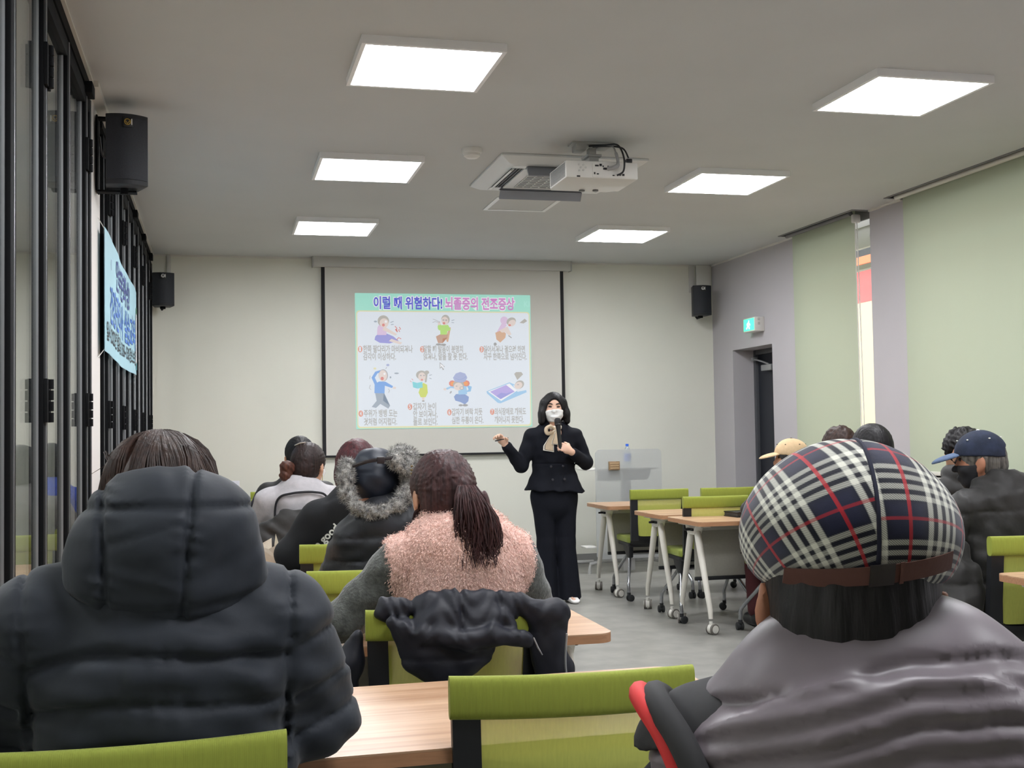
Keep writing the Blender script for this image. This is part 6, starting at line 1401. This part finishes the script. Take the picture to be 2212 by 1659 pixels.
# mask, eyes, brows
m = SDF(hc+V3(-0.1,-0.14,-0.13), hc+V3(0.1,0.02,0.02), 0.005); head_sdf(m, hc+V3(0,-0.002,0), Rh, 1.09, None); f = Rh@V3(0,1,0); m.half(tuple(-f), -float(f@w(0,0.022,0)), 0.004); m.half((0.0,0.25,1.0), hc[2]-0.016-0.25*0.1, 0.004); m.half((0,0,-1),-(hc[2]-0.105),0.02)
m.disp(lambda X,Y,Z: 0.0025*np.sin((Z-hc[2])*130)-0.004*np.exp(-((X-hc[0]-0.006)/0.012)**2)); m.build('face_mask', M_mask, P0)
for x in (-1,1):
    e = SDF(w(x*0.031,0.088,0.012)-0.03, w(x*0.031,0.088,0.012)+0.03, 0.0022); e.ell(w(x*0.031,0.079,0.012),(0.0165,0.009,0.0056),0.001,Rh@rotm(0,-x*0.12,0)); e.build('eye', M_eye, P0)
    MB().tube([tuple(w(x*0.014,0.091,0.031)),tuple(w(x*0.032,0.088,0.037)),tuple(w(x*0.050,0.075,0.032))], [0.004,0.0044,0.002], n=6).build('eyebrow', H_black, P0)
# scarf: neck band, knot, loop and two tails
sc = empty('scarf'); sc.parent = P0
pts = [(0.066*math.cos(a), -0.012+0.066*math.sin(a), 1.372-0.022*math.sin(-a)) for a in [PI*0.0+2*PI*i/20 for i in range(21)]]
MB().tube(pts, 0.014, n=8, cap=False, flat=(Vector((0,0,1)),1.2)).build('neck_band', M_scw, sc)
MB().lathe([(0,-0.018),(0.014,-0.012),(0.017,0),(0.014,0.012),(0,0.018)], 12, M=Matrix.Translation((-0.012,-0.104,1.338))).build('knot', M_scarf, sc)
MB().tube(curve_pts([(-0.015,-0.105,1.338),(-0.05,-0.115,1.365),(-0.085,-0.115,1.345),(-0.08,-0.118,1.31),(-0.045,-0.118,1.315),(-0.015,-0.108,1.335)],5), [0.006+0.010*math.sin(PI*i/25) for i in range(26)], n=8).build('bow_loop', M_scarf, sc)
def tail(p, off, nm):
    def G(q, m, d, name):
        mb = MB(); a = [Vector((x,-0.118-off-d-0.06*(1.33-z)*0.4,z)) for x, z in q]; b = [v_+Vector((0,0.004,0)) for v_ in a]; n = len(a)
        mb.add([v_[:] for v_ in a+b], [tuple(range(n)),tuple(range(n,2*n))[::-1]]+[(i,n+i,n+(i+1)%n,(i+1)%n) for i in range(n)]); return mb.build(name, m, sc, smooth=False)
    G(p, M_scw, 0, nm); c = (sum(x for x,_ in p)/len(p), sum(z for _,z in p)/len(p)); G([(c[0]+(x-c[0])*0.84, c[1]+(z-c[1])*0.93) for x,z in p], M_scd, 0.001, 'tail_line'); G([(c[0]+(x-c[0])*0.74, c[1]+(z-c[1])*0.89) for x,z in p], M_scarf, 0.002, 'tail_face')
tail([(-0.028,1.335),(0.0,1.335),(-0.03,1.24),(-0.03,1.165),(-0.115,1.18),(-0.112,1.215),(-0.08,1.26)], 0.0, 'scarf_tail'); tail([(-0.012,1.335),(0.012,1.335),(0.014,1.23),(0.004,1.222),(-0.05,1.226),(-0.045,1.25)], 0.008, 'scarf_tail')
# microphone and pen she holds
mc = empty('microphone', (2.54-0.006,8.95-0.225,1.17), 0, 'black handheld microphone in front of the white mask', 'microphone')
Mt = Matrix.Rotation(-0.12,4,'X') @ Matrix.Rotation(-0.05,4,'Y')
MB().lathe([(0,0.0),(0.012,0.0),(0.014,0.02),(0.0165,0.16),(0.020,0.19),(0.021,0.2)], 18, M=Mt).build('handle', mat('mic_black',(22,22,24),0.4), mc)
MB().lathe([(0.0225,0.2),(0.0255,0.205),(0.026,0.225),(0.0245,0.245),(0.017,0.256),(0,0.259)], 18, M=Mt).build('grille', mat('mic_grille',(34,34,36),0.5,0.5,bump=(600,0.8,0.002)), mc)
MB().lathe([(0.0252,0.203),(0.0272,0.208),(0.0252,0.213)], 18, M=Mt).build('ring', mat('mic_ring',(70,70,74),0.3,0.6), mc)
pn = empty('pen', (2.54-0.448,8.95-0.135,1.268), 0, 'dark pen held in the raised hand', 'pen')
Mt = Matrix.Rotation(1.35,4,'Y') @ Matrix.Rotation(0.2,4,'X')
MB().lathe([(0,-0.05),(0.004,-0.047),(0.0045,0.03),(0.004,0.045),(0.001,0.058),(0,0.058)], 10, M=Mt).build('barrel', M_bck, pn); MB().box(0.004,0.006,-0.001,0.001,-0.045,-0.01,M=Mt).build('clip', M_silver, pn)
